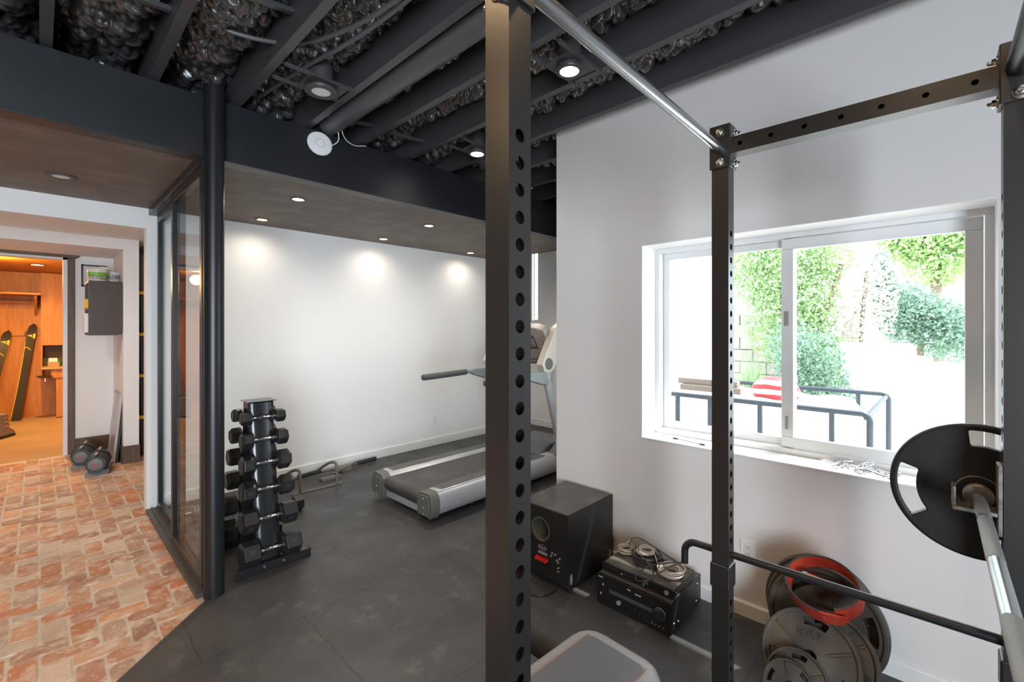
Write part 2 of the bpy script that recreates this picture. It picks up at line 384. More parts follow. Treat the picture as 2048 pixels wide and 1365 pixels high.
# doorway to the mud room
mb = MB(); mb.box(.24, .305, 7.765, 7.79, -.014, 2.395); mb.box(-.80, -.735, 7.765, 7.79, -.014, 2.395)
mb.prism([(-.86, 7.735, 2.51), (-.82, 7.735, 2.395), (.325, 7.735, 2.395), (.365, 7.735, 2.44), (.375, 7.735, 2.51)], (0, .055, 0))
struct(mb.build('trim_doorway', m_dkwood, bevel=.004), 'dark wood casing of the mud room doorway')
mb = MB(); mb.box(.20, .24, 7.77, 7.94, -.014, 2.395).box(-.75, -.71, 7.77, 7.94, -.014, 2.395).box(-.75, .24, 7.77, 7.94, 2.37, 2.396)
struct(mb.build('door_jamb', m_trimw), 'white jamb of the mud room doorway')

# ------------------------------------------------------------------ beam, soffit, ceiling
struct(MB().box(-3.2, 4.62, 3.13, 3.25, 2.54, 2.895).build('beam_ceiling', m_beam, bevel=.004), 'smooth black drop beam')
struct(MB().box(-3.2, 4.62, 3.25, 4.87, 2.545, 2.61).build('ceiling_soffit', m_soffit), 'dark trowelled soffit')
mb = MB(); mb.box(-3.35, 2.9, -2.75, 5.0, 3.14, 3.30).box(2.9, 5.6, 2.0, 5.0, 3.14, 3.30).box(4.62, 4.66, 2.07, 4.87, 2.545, 3.14)
struct(mb.build('ceiling_deck', m_deck))
JX = [-2.87, -2.46, -2.05, -1.64, -1.23, -.82, -.41, .0, .415, .82, 1.243, 1.64, 2.05, 2.46, 2.87, 3.28, 3.69, 4.10, 4.5]
for x in JX:
    y0 = -2.6 if x < 2.6 else 2.07
    struct(MB().box(x, x+.046, y0, 3.55, HZ, 3.14).build('ceiling_joist', m_joist, bevel=.002), 'black painted joist')
def foam():
    dx = .0085; x0, x1, y0, y1 = -1.3, 4.55, -.7, 3.55
    nx, ny = int((x1-x0)/dx)+1, int((y1-y0)/dx)+1
    xs = x0 + dx*np.arange(nx); ys = y0 + dx*np.arange(ny); X, Y = np.meshgrid(xs, ys)
    rng = np.random.RandomState(5)
    def smooth(scale, amp):
        gx, gy = int((x1-x0)/scale)+3, int((y1-y0)/scale)+3; g = rng.rand(gy, gx)
        fx = (X-x0)/scale; fy = (Y-y0)/scale; ix = fx.astype(int); iy = fy.astype(int); tx = fx-ix; ty = fy-iy
        tx = tx*tx*(3-2*tx); ty = ty*ty*(3-2*ty)
        return amp*((g[iy, ix]*(1-tx)+g[iy, ix+1]*tx)*(1-ty)+(g[iy+1, ix]*(1-tx)+g[iy+1, ix+1]*tx)*ty)
    low = smooth(.45, .09) + smooth(.16, .045)
    # a bay is fuller in its middle, thin along the joists
    d = np.min([np.abs(X-(j+.023)) for j in JX], axis=0); low -= .10*np.clip(1-d/.11, 0, 1)
    Hh = low.copy()
    for _ in range(15000):
        cx, cy = rng.uniform(x0, x1), rng.uniform(y0, y1); r = rng.uniform(.014, .040) ; e = rng.uniform(1.0, 1.7); an = rng.normal(.9, .6)
        i0, i1 = max(0, int((cx-x0-2*r)/dx)), min(nx, int((cx-x0+2*r)/dx)+2); j0, j1 = max(0, int((cy-y0-2*r)/dx)), min(ny, int((cy-y0+2*r)/dx)+2)
        if i1-i0 < 2 or j1-j0 < 2: continue
        sx = X[j0:j1, i0:i1]-cx; sy = Y[j0:j1, i0:i1]-cy
        u = (sx*math.cos(an)+sy*math.sin(an))/e; v = (-sx*math.sin(an)+sy*math.cos(an))*e
        q = np.clip(1-(u*u+v*v)/(r*r), 0, 1)
        b = low[(j0+j1)//2-0 if (j0+j1)//2 < ny else ny-1, min((i0+i1)//2, nx-1)]
        Hh[j0:j1, i0:i1] = np.maximum(Hh[j0:j1, i0:i1], np.where(q > 0, b + r*1.5*np.sqrt(q), -9))
    Zz = 3.115 - Hh
    lim = np.where(d < .03, 3.0, HZ-.012); Zz = np.maximum(Zz, lim)
    keep = ((X*.7205+Y*.6934) > .8) & ~((X > 2.63) & (Y < 2.05))
    idx = -np.ones((ny, nx), int); idx[keep] = np.arange(keep.sum())
    V = np.stack([X[keep], Y[keep], Zz[keep]], 1)
    a, b, c, e = idx[:-1, :-1], idx[:-1, 1:], idx[1:, 1:], idx[1:, :-1]; ok = (a >= 0) & (b >= 0) & (c >= 0) & (e >= 0)
    F = np.stack([a[ok], e[ok], c[ok], b[ok]], 1)
    me = bpy.data.meshes.new('ceiling'); nf = len(F)
    me.vertices.add(len(V)); me.vertices.foreach_set('co', V.astype(np.float32).ravel()); me.loops.add(nf*4); me.loops.foreach_set('vertex_index', F.astype(np.int32).ravel())
    me.polygons.add(nf); me.polygons.foreach_set('loop_start', np.arange(0, nf*4, 4, dtype=np.int32)); me.update(calc_edges=True); me.polygons.foreach_set('use_smooth', [True]*len(me.polygons))
    me.materials.append(m_foam); o = bpy.data.objects.new('ceiling', me); COL.objects.link(o); return struct(o, 'glossy black sprayed foam between the joists')
foam()
# short blocking and bridging pieces in the bays
for (xa, xb, y, za, zb) in ((.046, .415, 2.52, 2.93, 2.97), (.046, .415, 2.02, 2.99, 2.97), (.461, .82, 2.18, 2.94, 3.0), (-.36, .0, 2.4, 2.95, 2.98), (1.289, 1.64, 2.95, 2.93, 2.97), (1.686, 2.05, 2.9, 2.93, 2.96)):
    p = MB(); p.prism([(xa, y-.016, za), (xa, y+.016, za), (xa, y+.016, za+.022), (xa, y-.016, za+.022)], (xb-xa, .02, zb-za))
    struct(p.build('ceiling_bridging', m_joist, bevel=.003), 'black bridging piece between two joists')

# ------------------------------------------------------------------ steel column and glass partition
mb = MB(); mb.cyl((.70, 3.065, -.005), (.70, 3.065, 2.93), .052, 40)
struct(mb.build('pillar_steel', m_steel_blk), 'round black steel column')
g = thing('glass_partition', 'black framed sliding glass panels between the brick room and the gym', 'glass partition', (.69, 4.0, 0)); g['kind'] = 'structure'
bx('head_track', m_part_blk, .64, .74, 3.13, 4.87, 2.49, 2.545, parent=g, bevel=.003)
MB().box(.62, .76, 3.10, 4.87, -.012, .012).box(.655, .663, 3.1, 4.87, .012, .022).box(.69, .698, 3.1, 4.87, .012, .022).box(.72, .728, 3.1, 4.87, .012, .022).build('sill_track', m_track, g, .002)
def panel(x, y0, y1, sw0, sw1):
    MB().box(x-.018, x+.018, y0, y0+sw0, .02, 2.49).build('stile', m_part_blk, g, .003)
    MB().box(x-.018, x+.018, y1-sw1, y1, .02, 2.49).build('stile', m_part_blk, g, .003)
    bx('bottom_rail', m_part_blk, x-.018, x+.018, y0+sw0, y1-sw1, .02, .07, parent=g, bevel=.003)
    bx('top_rail', m_part_blk, x-.018, x+.018, y0+sw0, y1-sw1, 2.43, 2.49, parent=g, bevel=.003)
    bx('glass_pane', m_glassp, x-.004, x+.004, y0+sw0-.005, y1-sw1+.005, .065, 2.435, parent=g)
panel(.672, 3.135, 4.02, .05, .055)
panel(.714, 3.96, 4.865, .055, .06)
# ------------------------------------------------------------------ power rack
def holed_face(mb, o, U, Vv, N, w, z0, z1, hz, r=.0125, t=.003, n=16):
    """flat strip of width w along U from o, height z0..z1 along Vv, round holes at heights hz, bores sunk by t along -N"""
    o = Vector(o); U = Vector(U); Vv = Vector(Vv); N = Vector(N)
    P = lambda a, b, c=0: o + U*a + Vv*b - N*c
    hz = sorted(hz); half = .5*(hz[1]-hz[0]) if len(hz) > 1 else .03
    def quad(b0, b1):
        if b1 - b0 > 1e-4: mb.add([P(0, b0), P(w, b0), P(w, b1), P(0, b1)], [(0, 1, 2, 3)])
    prev = z0
    for z in hz:
        quad(prev, z-half); prev = z+half; c = w/2; V = []
        for i in range(n):
            a = 2*PI*(i+.5)/n; ca, sa = math.cos(a), math.sin(a); k = min(c/abs(ca) if abs(ca) > 1e-6 else 9, half/abs(sa) if abs(sa) > 1e-6 else 9)
            V.append((c+ca*k, z+sa*k))
        # snap the corner directions so the cell stays a rectangle
        out = [P(a, b) for a, b in V]; inn = [P(c+r*math.cos(2*PI*(i+.5)/n), z+r*math.sin(2*PI*(i+.5)/n)) for i in range(n)]
        deep = [P(c+r*math.cos(2*PI*(i+.5)/n), z+r*math.sin(2*PI*(i+.5)/n), t) for i in range(n)]
        F = []
        for i in range(n):
            j = (i+1) % n; F.append((i, j, n+j, n+i)); F.append((n+i, n+j, 2*n+j, 2*n+i))
        cor = [(w, z+half), (0, z+half), (0, z-half), (w, z-half)]; base = 3*n; pts = out+inn+deep+[P(a, b) for a, b in cor]
        for q, an in enumerate((math.atan2(half, c), PI-math.atan2(half, c), PI+math.atan2(half, c), 2*PI-math.atan2(half, c))):
            i = int((an/(2*PI)*n) - .5) % n; F.append((i, base+q, (i+1) % n))
        mb.add(pts, F)
    quad(prev, z1)
def post(mb, x, y, w, z0, z1, hz):
    h = w/2
    holed_face(mb, (x-h, y-h, 0), (1, 0, 0), (0, 0, 1), (0, -1, 0), w, z0, z1, hz)
    holed_face(mb, (x+h, y+h, 0), (-1, 0, 0), (0, 0, 1), (0, 1, 0), w, z0, z1, hz)
    mb.add([(x-h, y+h, z0), (x-h, y-h, z0), (x-h, y-h, z1), (x-h, y+h, z1)], [(0, 1, 2, 3)])
    mb.add([(x+h, y-h, z0), (x+h, y+h, z0), (x+h, y+h, z1), (x+h, y-h, z1)], [(0, 1, 2, 3)])
    mb.add([(x-h, y-h, z1), (x+h, y-h, z1), (x+h, y+h, z1), (x-h, y+h, z1)], [(0, 1, 2, 3)])
    mb.add([(x-h, y-h, z0), (x+h, y-h, z0), (x+h, y+h, z0), (x-h, y+h, z0)], [(3, 2, 1, 0)])
def hexbolt(mb, p, d, r=.011):
    p = Vector(p); d = Vector(d).normalized()
    mb.lathe(p, d, [(r*1.55, 0), (r*1.55, .0025), (r*1.2, .0035)], 20); mb.lathe(p + d*.0035, d, [(r, 0), (r, .006), (r*.86, .008)], 6); mb.lathe(p + d*.011, d, [(r*.5, 0), (r*.5, .008), (r*.35, .010)], 12)
RK = (.61, .597, 0); RA = R(1.1)
rack = thing('power_rack', 'black steel power rack with drilled uprights in front of the window', 'power rack', RK, RA)
PX, PY, PW = 1.185, -.752, .060
HOLES = [1.892 - .05*i for i in range(24)]; HLOW = [.51 - .05*i for i in range(8)]
for (x, y) in ((0, 0), (PX, 0), (PX, PY), (0, PY)):
    mb = MB(); post(mb, x, y, PW, .60, 2.285, HOLES); up = mb.build('upright', m_rack, rack, world=False, fix=False)
    mb = MB(); post(mb, x, y, PW, .06, .60, HLOW); mb.build('lower_upright', m_rack, rack, world=False, fix=False)
    MB().box(x-.036, x+.036, y-.036, y+.036, .565, .655).build('sleeve', m_rack, rack, .006, world=False)
    # bracket plates with bolts at the top of each upright
    sx = 1 if x == 0 else -1; sy = -1 if y == 0 else 1
    MB().box(x+sx*.030, x+sx*.037, y-.036, y+.036, 2.135, 2.295).build('flange_plate', m_rack, rack, .0015, world=False)
    MB().box(x-.034, x+.034, y+sy*.030, y+sy*.038, 2.135, 2.295).build('flange_plate', m_rack, rack, .0015, world=False)
    for z in (2.155, 2.268):
        for p, d in (((x+sx*.037, y, z), (sx, 0, 0)), ((x-sx*.012, y+sy*.038, z), (0, sy, 0)), ((x-sx*.030, y, z), (-sx, 0, 0)), ((x-sx*.012, y-sy*.030, z), (0, -sy, 0))):
            mb = MB(); hexbolt(mb, p, d); mb.build('bolt', m_zinc, rack, world=False)['label'] = 'shiny zinc bolt'
for x in (0, PX):          # side rails along the wall direction, with holes
    mb = MB(); L0 = -PY-2*.038; y0 = PY+.038; h = .030
    hs = [.045+.1*i for i in range(7)]
    def side(sgn):
        holed_face(mb, (x+sgn*h, y0, 2.213-h), (0, 0, 1), (0, 1, 0), (sgn, 0, 0), .06, 0, L0, hs, r=.008)
    side(-1); side(1)
    for z, q in ((2.213-h, -1), (2.213+h, 1)): mb.add([(x-h, y0, z), (x+h, y0, z), (x+h, y0+L0, z), (x-h, y0+L0, z)], [(0, 1, 2, 3)])
    mb.build('side_rail', m_rack, rack, world=False)
    MB().box(x-.03, x+.03, PY-.05, .03, 0, .06).build('base_rail', m_rack, rack, .003, world=False)
MB().cyl((.037, 0, 2.208), (PX-.037, 0, 2.208), .0165, 28).build('pull_up_bar', m_bar, rack, world=False)['label'] = 'brushed steel pull-up bar'
MB().cyl((.037, PY, 2.225), (PX-.037, PY, 2.225), .028, 32).build('crossbar', m_rack, rack, world=False)
def rk(x, y, z=0):
    c, s_ = math.cos(RA), math.sin(RA); return Vector((RK[0]+x*c-y*s_, RK[1]+x*s_+y*c, z))
# pipe safety laid through the far uprights
mb = MB(); q = .0135; yy = [(PX+.0, PY-.10, .692)]
path = [rk(PX, PY-.10, .692), rk(PX, -.4, .692), rk(PX, .10, .692)] + [rk(PX, .10+.045*math.sin(a), .692-.045*(1-math.cos(a))) for a in [R(15*i) for i in range(1, 7)]] + [rk(PX, .145, .60)]
o = mb.tube(path, q, 18).build('safety_pipe', m_steel_blk); tag(o, 'black bent pipe spotter pushed through the holes of the far uprights', 'safety bar')
# J-cup on the right upright
jc = thing('j_cup', 'worn steel J-cup holding the barbell on the right-hand upright', 'barbell hook', rk(PX-.01, PY+.035, 1.0))
Mj = Matrix.Translation(rk(PX, PY, 0)) @ Matrix.Rotation(RA, 4, 'Z')
m_worn = M('worn_steel', (.30, .28, .26), .42, metal=.7, noise=(30, (.12, .11, .10), .45, .7))
MB(Mj).box(-.028, .028, .0305, .040, .98, 1.17).build('back_plate', m_worn, jc, .002)
MB(Mj).box(-.03, .03, .04, .128, 1.030, 1.042).box(-.03, .03, .12, .129, 1.042, 1.095).build('hook', m_worn, jc, .003)
# barbell
BY, BZ = PY+.072, 1.057
bb = thing('barbell', 'steel olympic barbell racked in the J-cups, running past the camera', 'barbell', rk(PX/2, BY, BZ))
Mb = Matrix.Translation(rk(0, BY, BZ)) @ Matrix.Rotation(RA, 4, 'Z'); c = PX/2+.02
m_knurl = M('knurled_steel', (.36, .36, .355), .42, metal=.9, bump=(900, .5))
MB(Mb).cyl((c-.655, 0, 0), (c+.655, 0, 0), .0142, 28).build('shaft', m_bar, bb)
for a, b in ((.13, .40), (.425, .60)):
    MB(Mb).cyl((c+a, 0, 0), (c+b, 0, 0), .0148, 28).build('knurling', m_knurl, bb)
    MB(Mb).cyl((c-a, 0, 0), (c-b, 0, 0), .0148, 28).build('knurling', m_knurl, bb)
for s_ in (1, -1):
    MB(Mb).lathe((c+s_*.625, 0, 0), (s_, 0, 0), [(.0155, 0), (.0155, .001), (.030, .001), (.033, .004), (.033, .026), (.030, .029), (.025, .030), (.025, .435), (.021, .44), (0, .44)], 36).build('sleeve', m_worn, bb, ang=25)
def disc_plate(r, t, hub, holes, Mx, n=96, rim=None):
    """disc around local x; holes = [(angle, half_angle, r0, r1)]; rim=(r_in, extra thickness)"""
    rs = [.0255, hub]; 
    for hh in holes: rs += [hh[2], hh[3]]
    rs = sorted(set([round(x, 4) for x in rs + [r-.006, r] + ([rim[0], rim[0]+.006] if rim else []) + list(np.linspace(hub, r*.6, 3))]))
    def th(q):
        if rim and q >= rim[0]+.005: e = rim[1]
        elif q <= hub+.001: e = (rim[1] if rim else .006)
        else: e = 0
        if q > r-.001: e -= .006
        return t/2+e
    V = []; 
    for s_ in (-1, 1):
        for q in rs:
            for i in range(n):
                a = 2*PI*i/n; V.append((s_*th(q), q*math.cos(a), q*math.sin(a)))
    k = len(rs); idx = lambda s_, j, i: s_*k*n + j*n + i % n
    def solid(j, i):
        if j < 0 or j >= k-1: return False
        a = 2*PI*(i % n+.5)/n; q = (rs[j]+rs[j+1])/2
        for (a0, ha, r0, r1) in holes:
            dlt = (a-a0+PI) % (2*PI)-PI
            if r0 < q < r1 and abs(dlt) < ha: return False
        return True
    F = []
    for j in range(k-1):
        for i in range(n):
            if not solid(j, i): continue
            F.append((idx(0, j, i), idx(0, j, i+1), idx(0, j+1, i+1), idx(0, j+1, i))); F.append((idx(1, j, i), idx(1, j+1, i), idx(1, j+1, i+1), idx(1, j, i+1)))
            if not solid(j-1, i): F.append((idx(0, j, i), idx(1, j, i), idx(1, j, i+1), idx(0, j, i+1)))
            if not solid(j+1, i): F.append((idx(0, j+1, i), idx(0, j+1, i+1), idx(1, j+1, i+1), idx(1, j+1, i)))
            if not solid(j, i-1): F.append((idx(0, j, i), idx(0, j+1, i), idx(1, j+1, i), idx(1, j, i)))
            if not solid(j, i+1): F.append((idx(0, j, i+1), idx(1, j, i+1), idx(1, j+1, i+1), idx(0, j+1, i+1)))
    return MB(Mx).add(V, F)
m_ruplate = M('smooth_black_rubber', (.010, .0105, .011), .42, spec=.5)
Mp = Mb @ Matrix.Translation((c+.655+.030, 0, 0))
wp = thing('weight_plate', 'black rubber grip plate with open handles loaded on the barbell', 'weight plate', Mp.translation)
disc_plate(.199, .030, .05, [(R(112), R(27), .135, .180), (R(-8), R(27), .135, .180), (R(232), R(27), .135, .180)], Mp, 120).build('plate_body', m_ruplate, wp, .005)
MB(Mp).lathe((-.024, 0, 0), (1, 0, 0), [(.0255, 0), (.047, 0), (.049, .004), (.049, .044), (.047, .048), (.0255, .048)], 40, ring=True).build('hub_ring', m_ruplate, wp)
MB(Mp).lathe((-.025, 0, 0), (1, 0, 0), [(.0475, 0), (.0505, .001), (.0505, .049), (.0475, .05)], 40, ring=True).build('hub_rim', m_worn, wp)
# ------------------------------------------------------------------ bench
m_vinylpad = M('grey_bench_vinyl', (.105, .11, .125), .34, spec=.5, bump=(180, .05))
m_vinyl2 = M('light_grey_bench_vinyl', (.25, .25, .26), .42, spec=.5, bump=(180, .05))
m_pipe = M('brown_piping', (.25, .12, .09), .6)
m_benchleg = M('black_bench_frame', (.02, .02, .022), .4)
bench = thing('weight_bench', 'padded grey vinyl weight bench at the foot of the rack', 'bench', (1.0, .79, 0))
Mn = Matrix.Translation((1.392, .80, 0)) @ Matrix.Rotation(R(-3), 4, 'Z')
def pad():
    mb = MB(Mn); prof = []
    xs = [0, -.006, -.018, -.036, -.06, -.09, -.2, -.30, -.42]; 
    def sec(x):
        e = 1 if x <= -.09 else (1-((x+.09)/.09)**2)**.5
        hw = .168 - (1-e)*.085 ; top = .462 - .026*(1-e)**1.6; rr = .035
        P = []
        for (cy, cz, a0) in ((hw-rr, top-rr, 0), (-hw+rr, top-rr, 90)):
            for q in range(7):
                a = R(a0+15*q); P.append((x, cy+rr*math.cos(a), cz+rr*math.sin(a)))
        P += [(x, -hw, .385), (x, hw, .385)]
        return P
    S = [sec(x) for x in xs]; n = len(S[0]); V = [p for s_ in S for p in s_]; F = []
    for i in range(len(S)-1):
        for j in range(n): F.append((i*n+j, i*n+(j+1) % n, (i+1)*n+(j+1) % n, (i+1)*n+j))
    F += [tuple(range(n)), tuple(range((len(S)-1)*n, len(S)*n))[::-1]]
    return mb.add(V, F)
pad().build('seat_pad', m_vinyl2, bench, ang=50)
MB(Mn).prism([(-.07, -.113, .4610), (-.055, -.09, .4605), (-.055, .09, .4605), (-.07, .113, .4610), (-.41, .113, .4615), (-.41, -.113, .4615)], (0, 0, .003)).build('top_panel', m_vinylpad, bench, .001)
for y in (-.114, .114):
    MB(Mn).tube([(-.045, y*.93, .458), (-.07, y, .4625), (-.10, y, .4635), (-.41, y, .4635)], .0022, 8).build('piping', m_pipe, bench)
MB(Mn).box(-.40, -.03, -.028, .028, .31, .385).box(-.36, -.30, -.028, .028, .06, .33).box(-.37, -.29, -.22, .22, 0, .06).build('frame', m_benchleg, bench, .004)
fr = MB(Mn).cyl((-.12, .165, .37), (-.12, .40, .37), .045, 28).build('foam_roller', m_foampad, bench, .008)
MB(Mn).cyl((-.12, .05, .37), (-.12, .425, .37), .012, 16).build('roller_axle', m_chrome, bench)
# ------------------------------------------------------------------ subwoofer
m_subvinyl = M('black_ash_vinyl', (.013, .0125, .012), .36, spec=.5, noise=(6, (.024, .022, .020), .55, .8))
m_subtop = M('dusty_black_top', (.04, .037, .034), .30, spec=.6, noise=(7, (.10, .09, .08), .5, .75))
m_blk = M('black_plastic', (.014, .014, .015), .35)
m_blkgl = M('gloss_black_plastic', (.010, .010, .011), .22, spec=.5)
m_red = M('red_plastic', (.65, .02, .015), .35)
m_gold = M('gold_metal', (.8, .55, .18), .25, metal=1)
m_silver = M('silver_plastic', (.42, .41, .39), .35, metal=.5)
m_print = M('pale_print', (.42, .42, .42), .6)
SX0, SX1, SY0, SY1 = 2.11, 2.595, 1.585, 1.965
sub = thing('subwoofer', 'black subwoofer cabinet with its round port and red terminals facing the room', 'subwoofer', (2.35, 1.78, 0))
def subbody():
    # front plate (facing -x) with a round hole, sides and back
    mb = MB(); n = 40; cy, cz, r = 1.79, .318, .062; w0, w1, z0, z1 = SY0, SY1, .035, .452
    out = []; inn = []
    for i in range(n):
        a = 2*PI*i/n; ca, sa = math.cos(a), math.sin(a)
        k = min(((w1-cy) if ca > 0 else (cy-w0))/max(abs(ca), 1e-6), ((z1-cz) if sa > 0 else (cz-z0))/max(abs(sa), 1e-6))
        out.append((SX0, cy+ca*k, cz+sa*k)); inn.append((SX0, cy+r*ca, cz+r*sa))
    mb.add(out+inn, [(i, (i+1) % n, n+(i+1) % n, n+i) for i in range(n)])
    for (yy, zz) in ((w0, z0), (w1, z0), (w1, z1), (w0, z1)):
        i = min(range(n), key=lambda q: -1 if False else abs(math.atan2(zz-cz, yy-cy) % (2*PI) - 2*PI*q/n))
    # corner fillers
    for (yy, zz) in ((w0, z0), (w1, z0), (w1, z1), (w0, z1)):
        an = math.atan2(zz-cz, yy-cy) % (2*PI); i = int(an/(2*PI)*n) % n
        mb.add([out[i], (SX0, yy, zz), out[(i+1) % n]], [(0, 1, 2)])
    mb.add([(SX1, w0, z0), (SX1, w1, z0), (SX1, w1, z1), (SX1, w0, z1), (SX0, w0, z0), (SX0, w1, z0), (SX0, w1, z1), (SX0, w0, z1)],
           [(0, 1, 2, 3), (0, 4, 5, 1), (2, 6, 7, 3), (0, 3, 7, 4), (1, 5, 6, 2)])
    return mb
subbody().build('cabinet', m_subvinyl, sub)
MB().box(SX0+.006, SX1-.004, SY0+.004, SY1-.004, .452, .4545).build('top_panel', m_subtop, sub, .001)
mb = MB(); mb.lathe((SX0, 1.79, .318), (1, 0, 0), [(.074, -.001), (.070, -.003), (.062, .0), (.056, .012), (.055, .10), (.0565, .10), (.0575, .014), (.064, .002)], 40, ring=True)
mb.cyl((SX0+.10, 1.79, .318), (SX0+.103, 1.79, .318), .056, 30); mb.build('bass_port', M('port_grey', (.07, .063, .05), .4), sub)
pl = MB().box(SX0-.003, SX0, 1.605, 1.945, .06, .228).build('amplifier_plate', m_blk, sub, .001)
mb = MB(); mb.lathe((SX0-.0032, 1.775, .208), (-1, 0, 0), [(.0, 0), (.026, 0)], 32); 
for v in range(len(mb.v)): mb.v[v] = (mb.v[v][0], mb.v[v][1], .208+(mb.v[v][2]-.208)*.5)
def ring_oval(x, cy, cz, a, b, w, mat, par, name):
    n = 36; V = []; 
    for k in (1, 1-w/b):
        for i in range(n): V.append((x, cy+a*(1-(1-k)*b/a if k < 1 else 1)*math.cos(2*PI*i/n), cz+b*k*math.sin(2*PI*i/n)))
    return MB().add(V, [(i, (i+1) % n, n+(i+1) % n, n+i) for i in range(n)]).build(name, mat, par)
ring_oval(SX0-.0036, 1.772, .212, .032, .017, .002, m_print, sub, 'badge_ring')
text('badge', 'Klipsch', .019, .0003, m_print, sub, face_mtx((SX0-.0038, 1.772, .212), (0, -1, 0), (0, 0, 1)))
MB().box(SX0-.0045, SX0-.003, 1.735, 1.805, .172, .188).build('rating_label', M('grey_label', (.22, .22, .22), .5), sub)
for i in range(4):
    y = 1.808 - .023*i
    t = MB().lathe((SX0-.003, y, .145), (-1, 0, 0), [(.0115, 0), (.0115, .014), (.0095, .022), (0, .022)], 12).build('red_terminal', m_red, sub); t['label'] = 'red screw terminal'
    MB().lathe((SX0-.003, y, .118), (-1, 0, 0), [(.0085, 0), (.0085, .010), (0, .010)], 12).build('black_terminal', m_blk, sub)
for (y, z) in ((1.695, .205), (1.672, .203), (1.705, .185), (1.66, .175), (1.64, .19), (1.65, .165)):
    MB().lathe((SX0-.003, y, z), (-1, 0, 0), [(.0055, 0), (.005, .008), (0, .008)], 14).build('control_knob', m_silver, sub)
for z in (.132, .112):
    MB().lathe((SX0-.003, 1.652, z), (-1, 0, 0), [(.006, 0), (.006, .004), (.004, .004), (.004, .012), (0, .012)], 14).build('phono_socket', m_gold if z < .12 else m_zinc, sub)
for (x, y) in ((SX0+.035, SY0+.01), (SX0+.035, SY1-.01), (SX1-.035, SY0+.01), (SX1-.035, SY1-.01)):
    f = MB().sphere((x, y, .075), .018, 18, sc3=(1, .8, 2.6)).build('foot_spike', m_silver, sub); f['label'] = 'silver outrigger foot'
    MB().cyl((x, y, 0), (x, y, .036), .016, 18, r2=.02).build('rubber_foot', m_blk, sub)
path = [(2.10, 1.66, .006), (2.03, 1.66, .006), (1.97, 1.70, .006), (1.95, 1.80, .006), (1.99, 1.92, .006), (2.06, 1.99, .006), (2.2, 2.02, .006)]
def smooth_path(P, it=3):
    P = [Vector(p) for p in P]
    for _ in range(it):
        Q = [P[0]]
        for a, b in zip(P, P[1:]): Q += [a*.75+b*.25, a*.25+b*.75]
        Q.append(P[-1]); P = Q
    return P
o = MB().tube(smooth_path(path), .0035, 8).build('power_wire', m_blk); tag(o, 'thin black wire curling over the floor from the subwoofer', 'wire')
# ------------------------------------------------------------------ AV receiver and disc player
m_rec = M('black_receiver_metal', (.015, .0145, .014), .38, spec=.5)
m_rectop = M('dusty_receiver_top', (.065, .058, .052), .5, noise=(14, (.12, .105, .09), .4, .75))
RX0, RX1, RY0, RY1 = 2.165, 2.555, .992, 1.425
rc = thing('av_receiver', 'large black AV receiver on the floor with a round volume knob', 'receiver', (2.36, 1.21, 0))
MB().box(RX0+.016, RX1, RY0+.008, RY1-.008, .014, .168).build('case', m_rec, rc, .002)
MB().box(RX0+.016, RX1, RY0+.008, RY1-.008, .1678, .1695).build('top_cover', m_rectop, rc)
MB().box(RX0, RX0+.017, RY0, RY1, .012, .170).build('front_panel', m_blkgl, rc, .003)
MB().box(RX0-.0012, RX0, 1.085, 1.345, .088, .108).build('display', M('smoked_display', (.05, .055, .06), .15), rc)
MB().lathe((RX0, 1.052, .098), (-1, 0, 0), [(.030, 0), (.0295, .014), (.027, .018), (0, .018)], 40).build('volume_knob', m_blk, rc)
MB().lathe((RX0-.0005, 1.052, .098), (-1, 0, 0), [(.0315, 0), (.0315, .003), (.030, .003), (.030, 0)], 40, ring=True).build('knob_ring', m_silver, rc)
MB().lathe((RX0, 1.285, .058), (-1, 0, 0), [(.012, 0), (.0115, .008), (0, .008)], 24).build('selector_knob', m_silver, rc)
for y, z, r in ((1.255, .052, .005), (1.19, .052, .005), (1.165, .052, .009), (1.13, .052, .006)):
    MB().lathe((RX0, y, z), (-1, 0, 0), [(r, 0), (r*.9, .004), (0, .004)], 18).build('button', m_blk, rc)
for y in (1.095, 1.075, 1.055, 1.035):
    MB().lathe((RX0, y, .036), (-1, 0, 0), [(.0045, 0), (.0045, .003), (0, .003)], 14).build('front_jack', m_gold, rc)
for y, z in ((1.382, .120), (1.397, .066)): MB().box(RX0-.002, RX0, y-.003, y+.003, z-.006, z+.006).build('indicator', m_print, rc)
for (y0, y1, z) in ((1.385, 1.412, .156), (1.215, 1.235, .150), (1.155, 1.19, .143)):
    MB().box(RX0-.0008, RX0, y0, y1, z-.0025, z+.0025).build('printed_mark', m_print, rc)
for (x, y) in ((RX0+.04, RY0+.04), (RX0+.04, RY1-.04), (RX1-.04, RY0+.04), (RX1-.04, RY1-.04)): MB().cyl((x, y, 0), (x, y, .016), .02, 18).build('rubber_foot', m_blk, rc)
for (x, z) in ((RX0+.05, .05), (RX0+.10, .04), (RX1-.06, .045), (RX1-.05, .135)): MB().lathe((x, RY0+.008, z), (0, -1, 0), [(.006, 0), (.004, .003), (0, .003)], 12).build('case_screw', m_zinc, rc)
dv = thing('disc_player', 'slim black disc player stacked on the AV receiver, heaped with cables', 'disc player', (2.34, 1.2, .17))
MB().box(2.222, 2.475, 1.002, 1.41, .176, .216).build('case', m_rec, dv, .002)
MB().box(2.222, 2.475, 1.002, 1.41, .216, .2175).build('top_cover', m_rectop, dv)
MB().box(2.205, 2.224, .996, 1.416, .176, .218).build('front_panel', m_blkgl, dv, .003)
MB().box(2.2035, 2.205, 1.20, 1.39, .196, .207).build('disc_tray', m_blk, dv, .001)
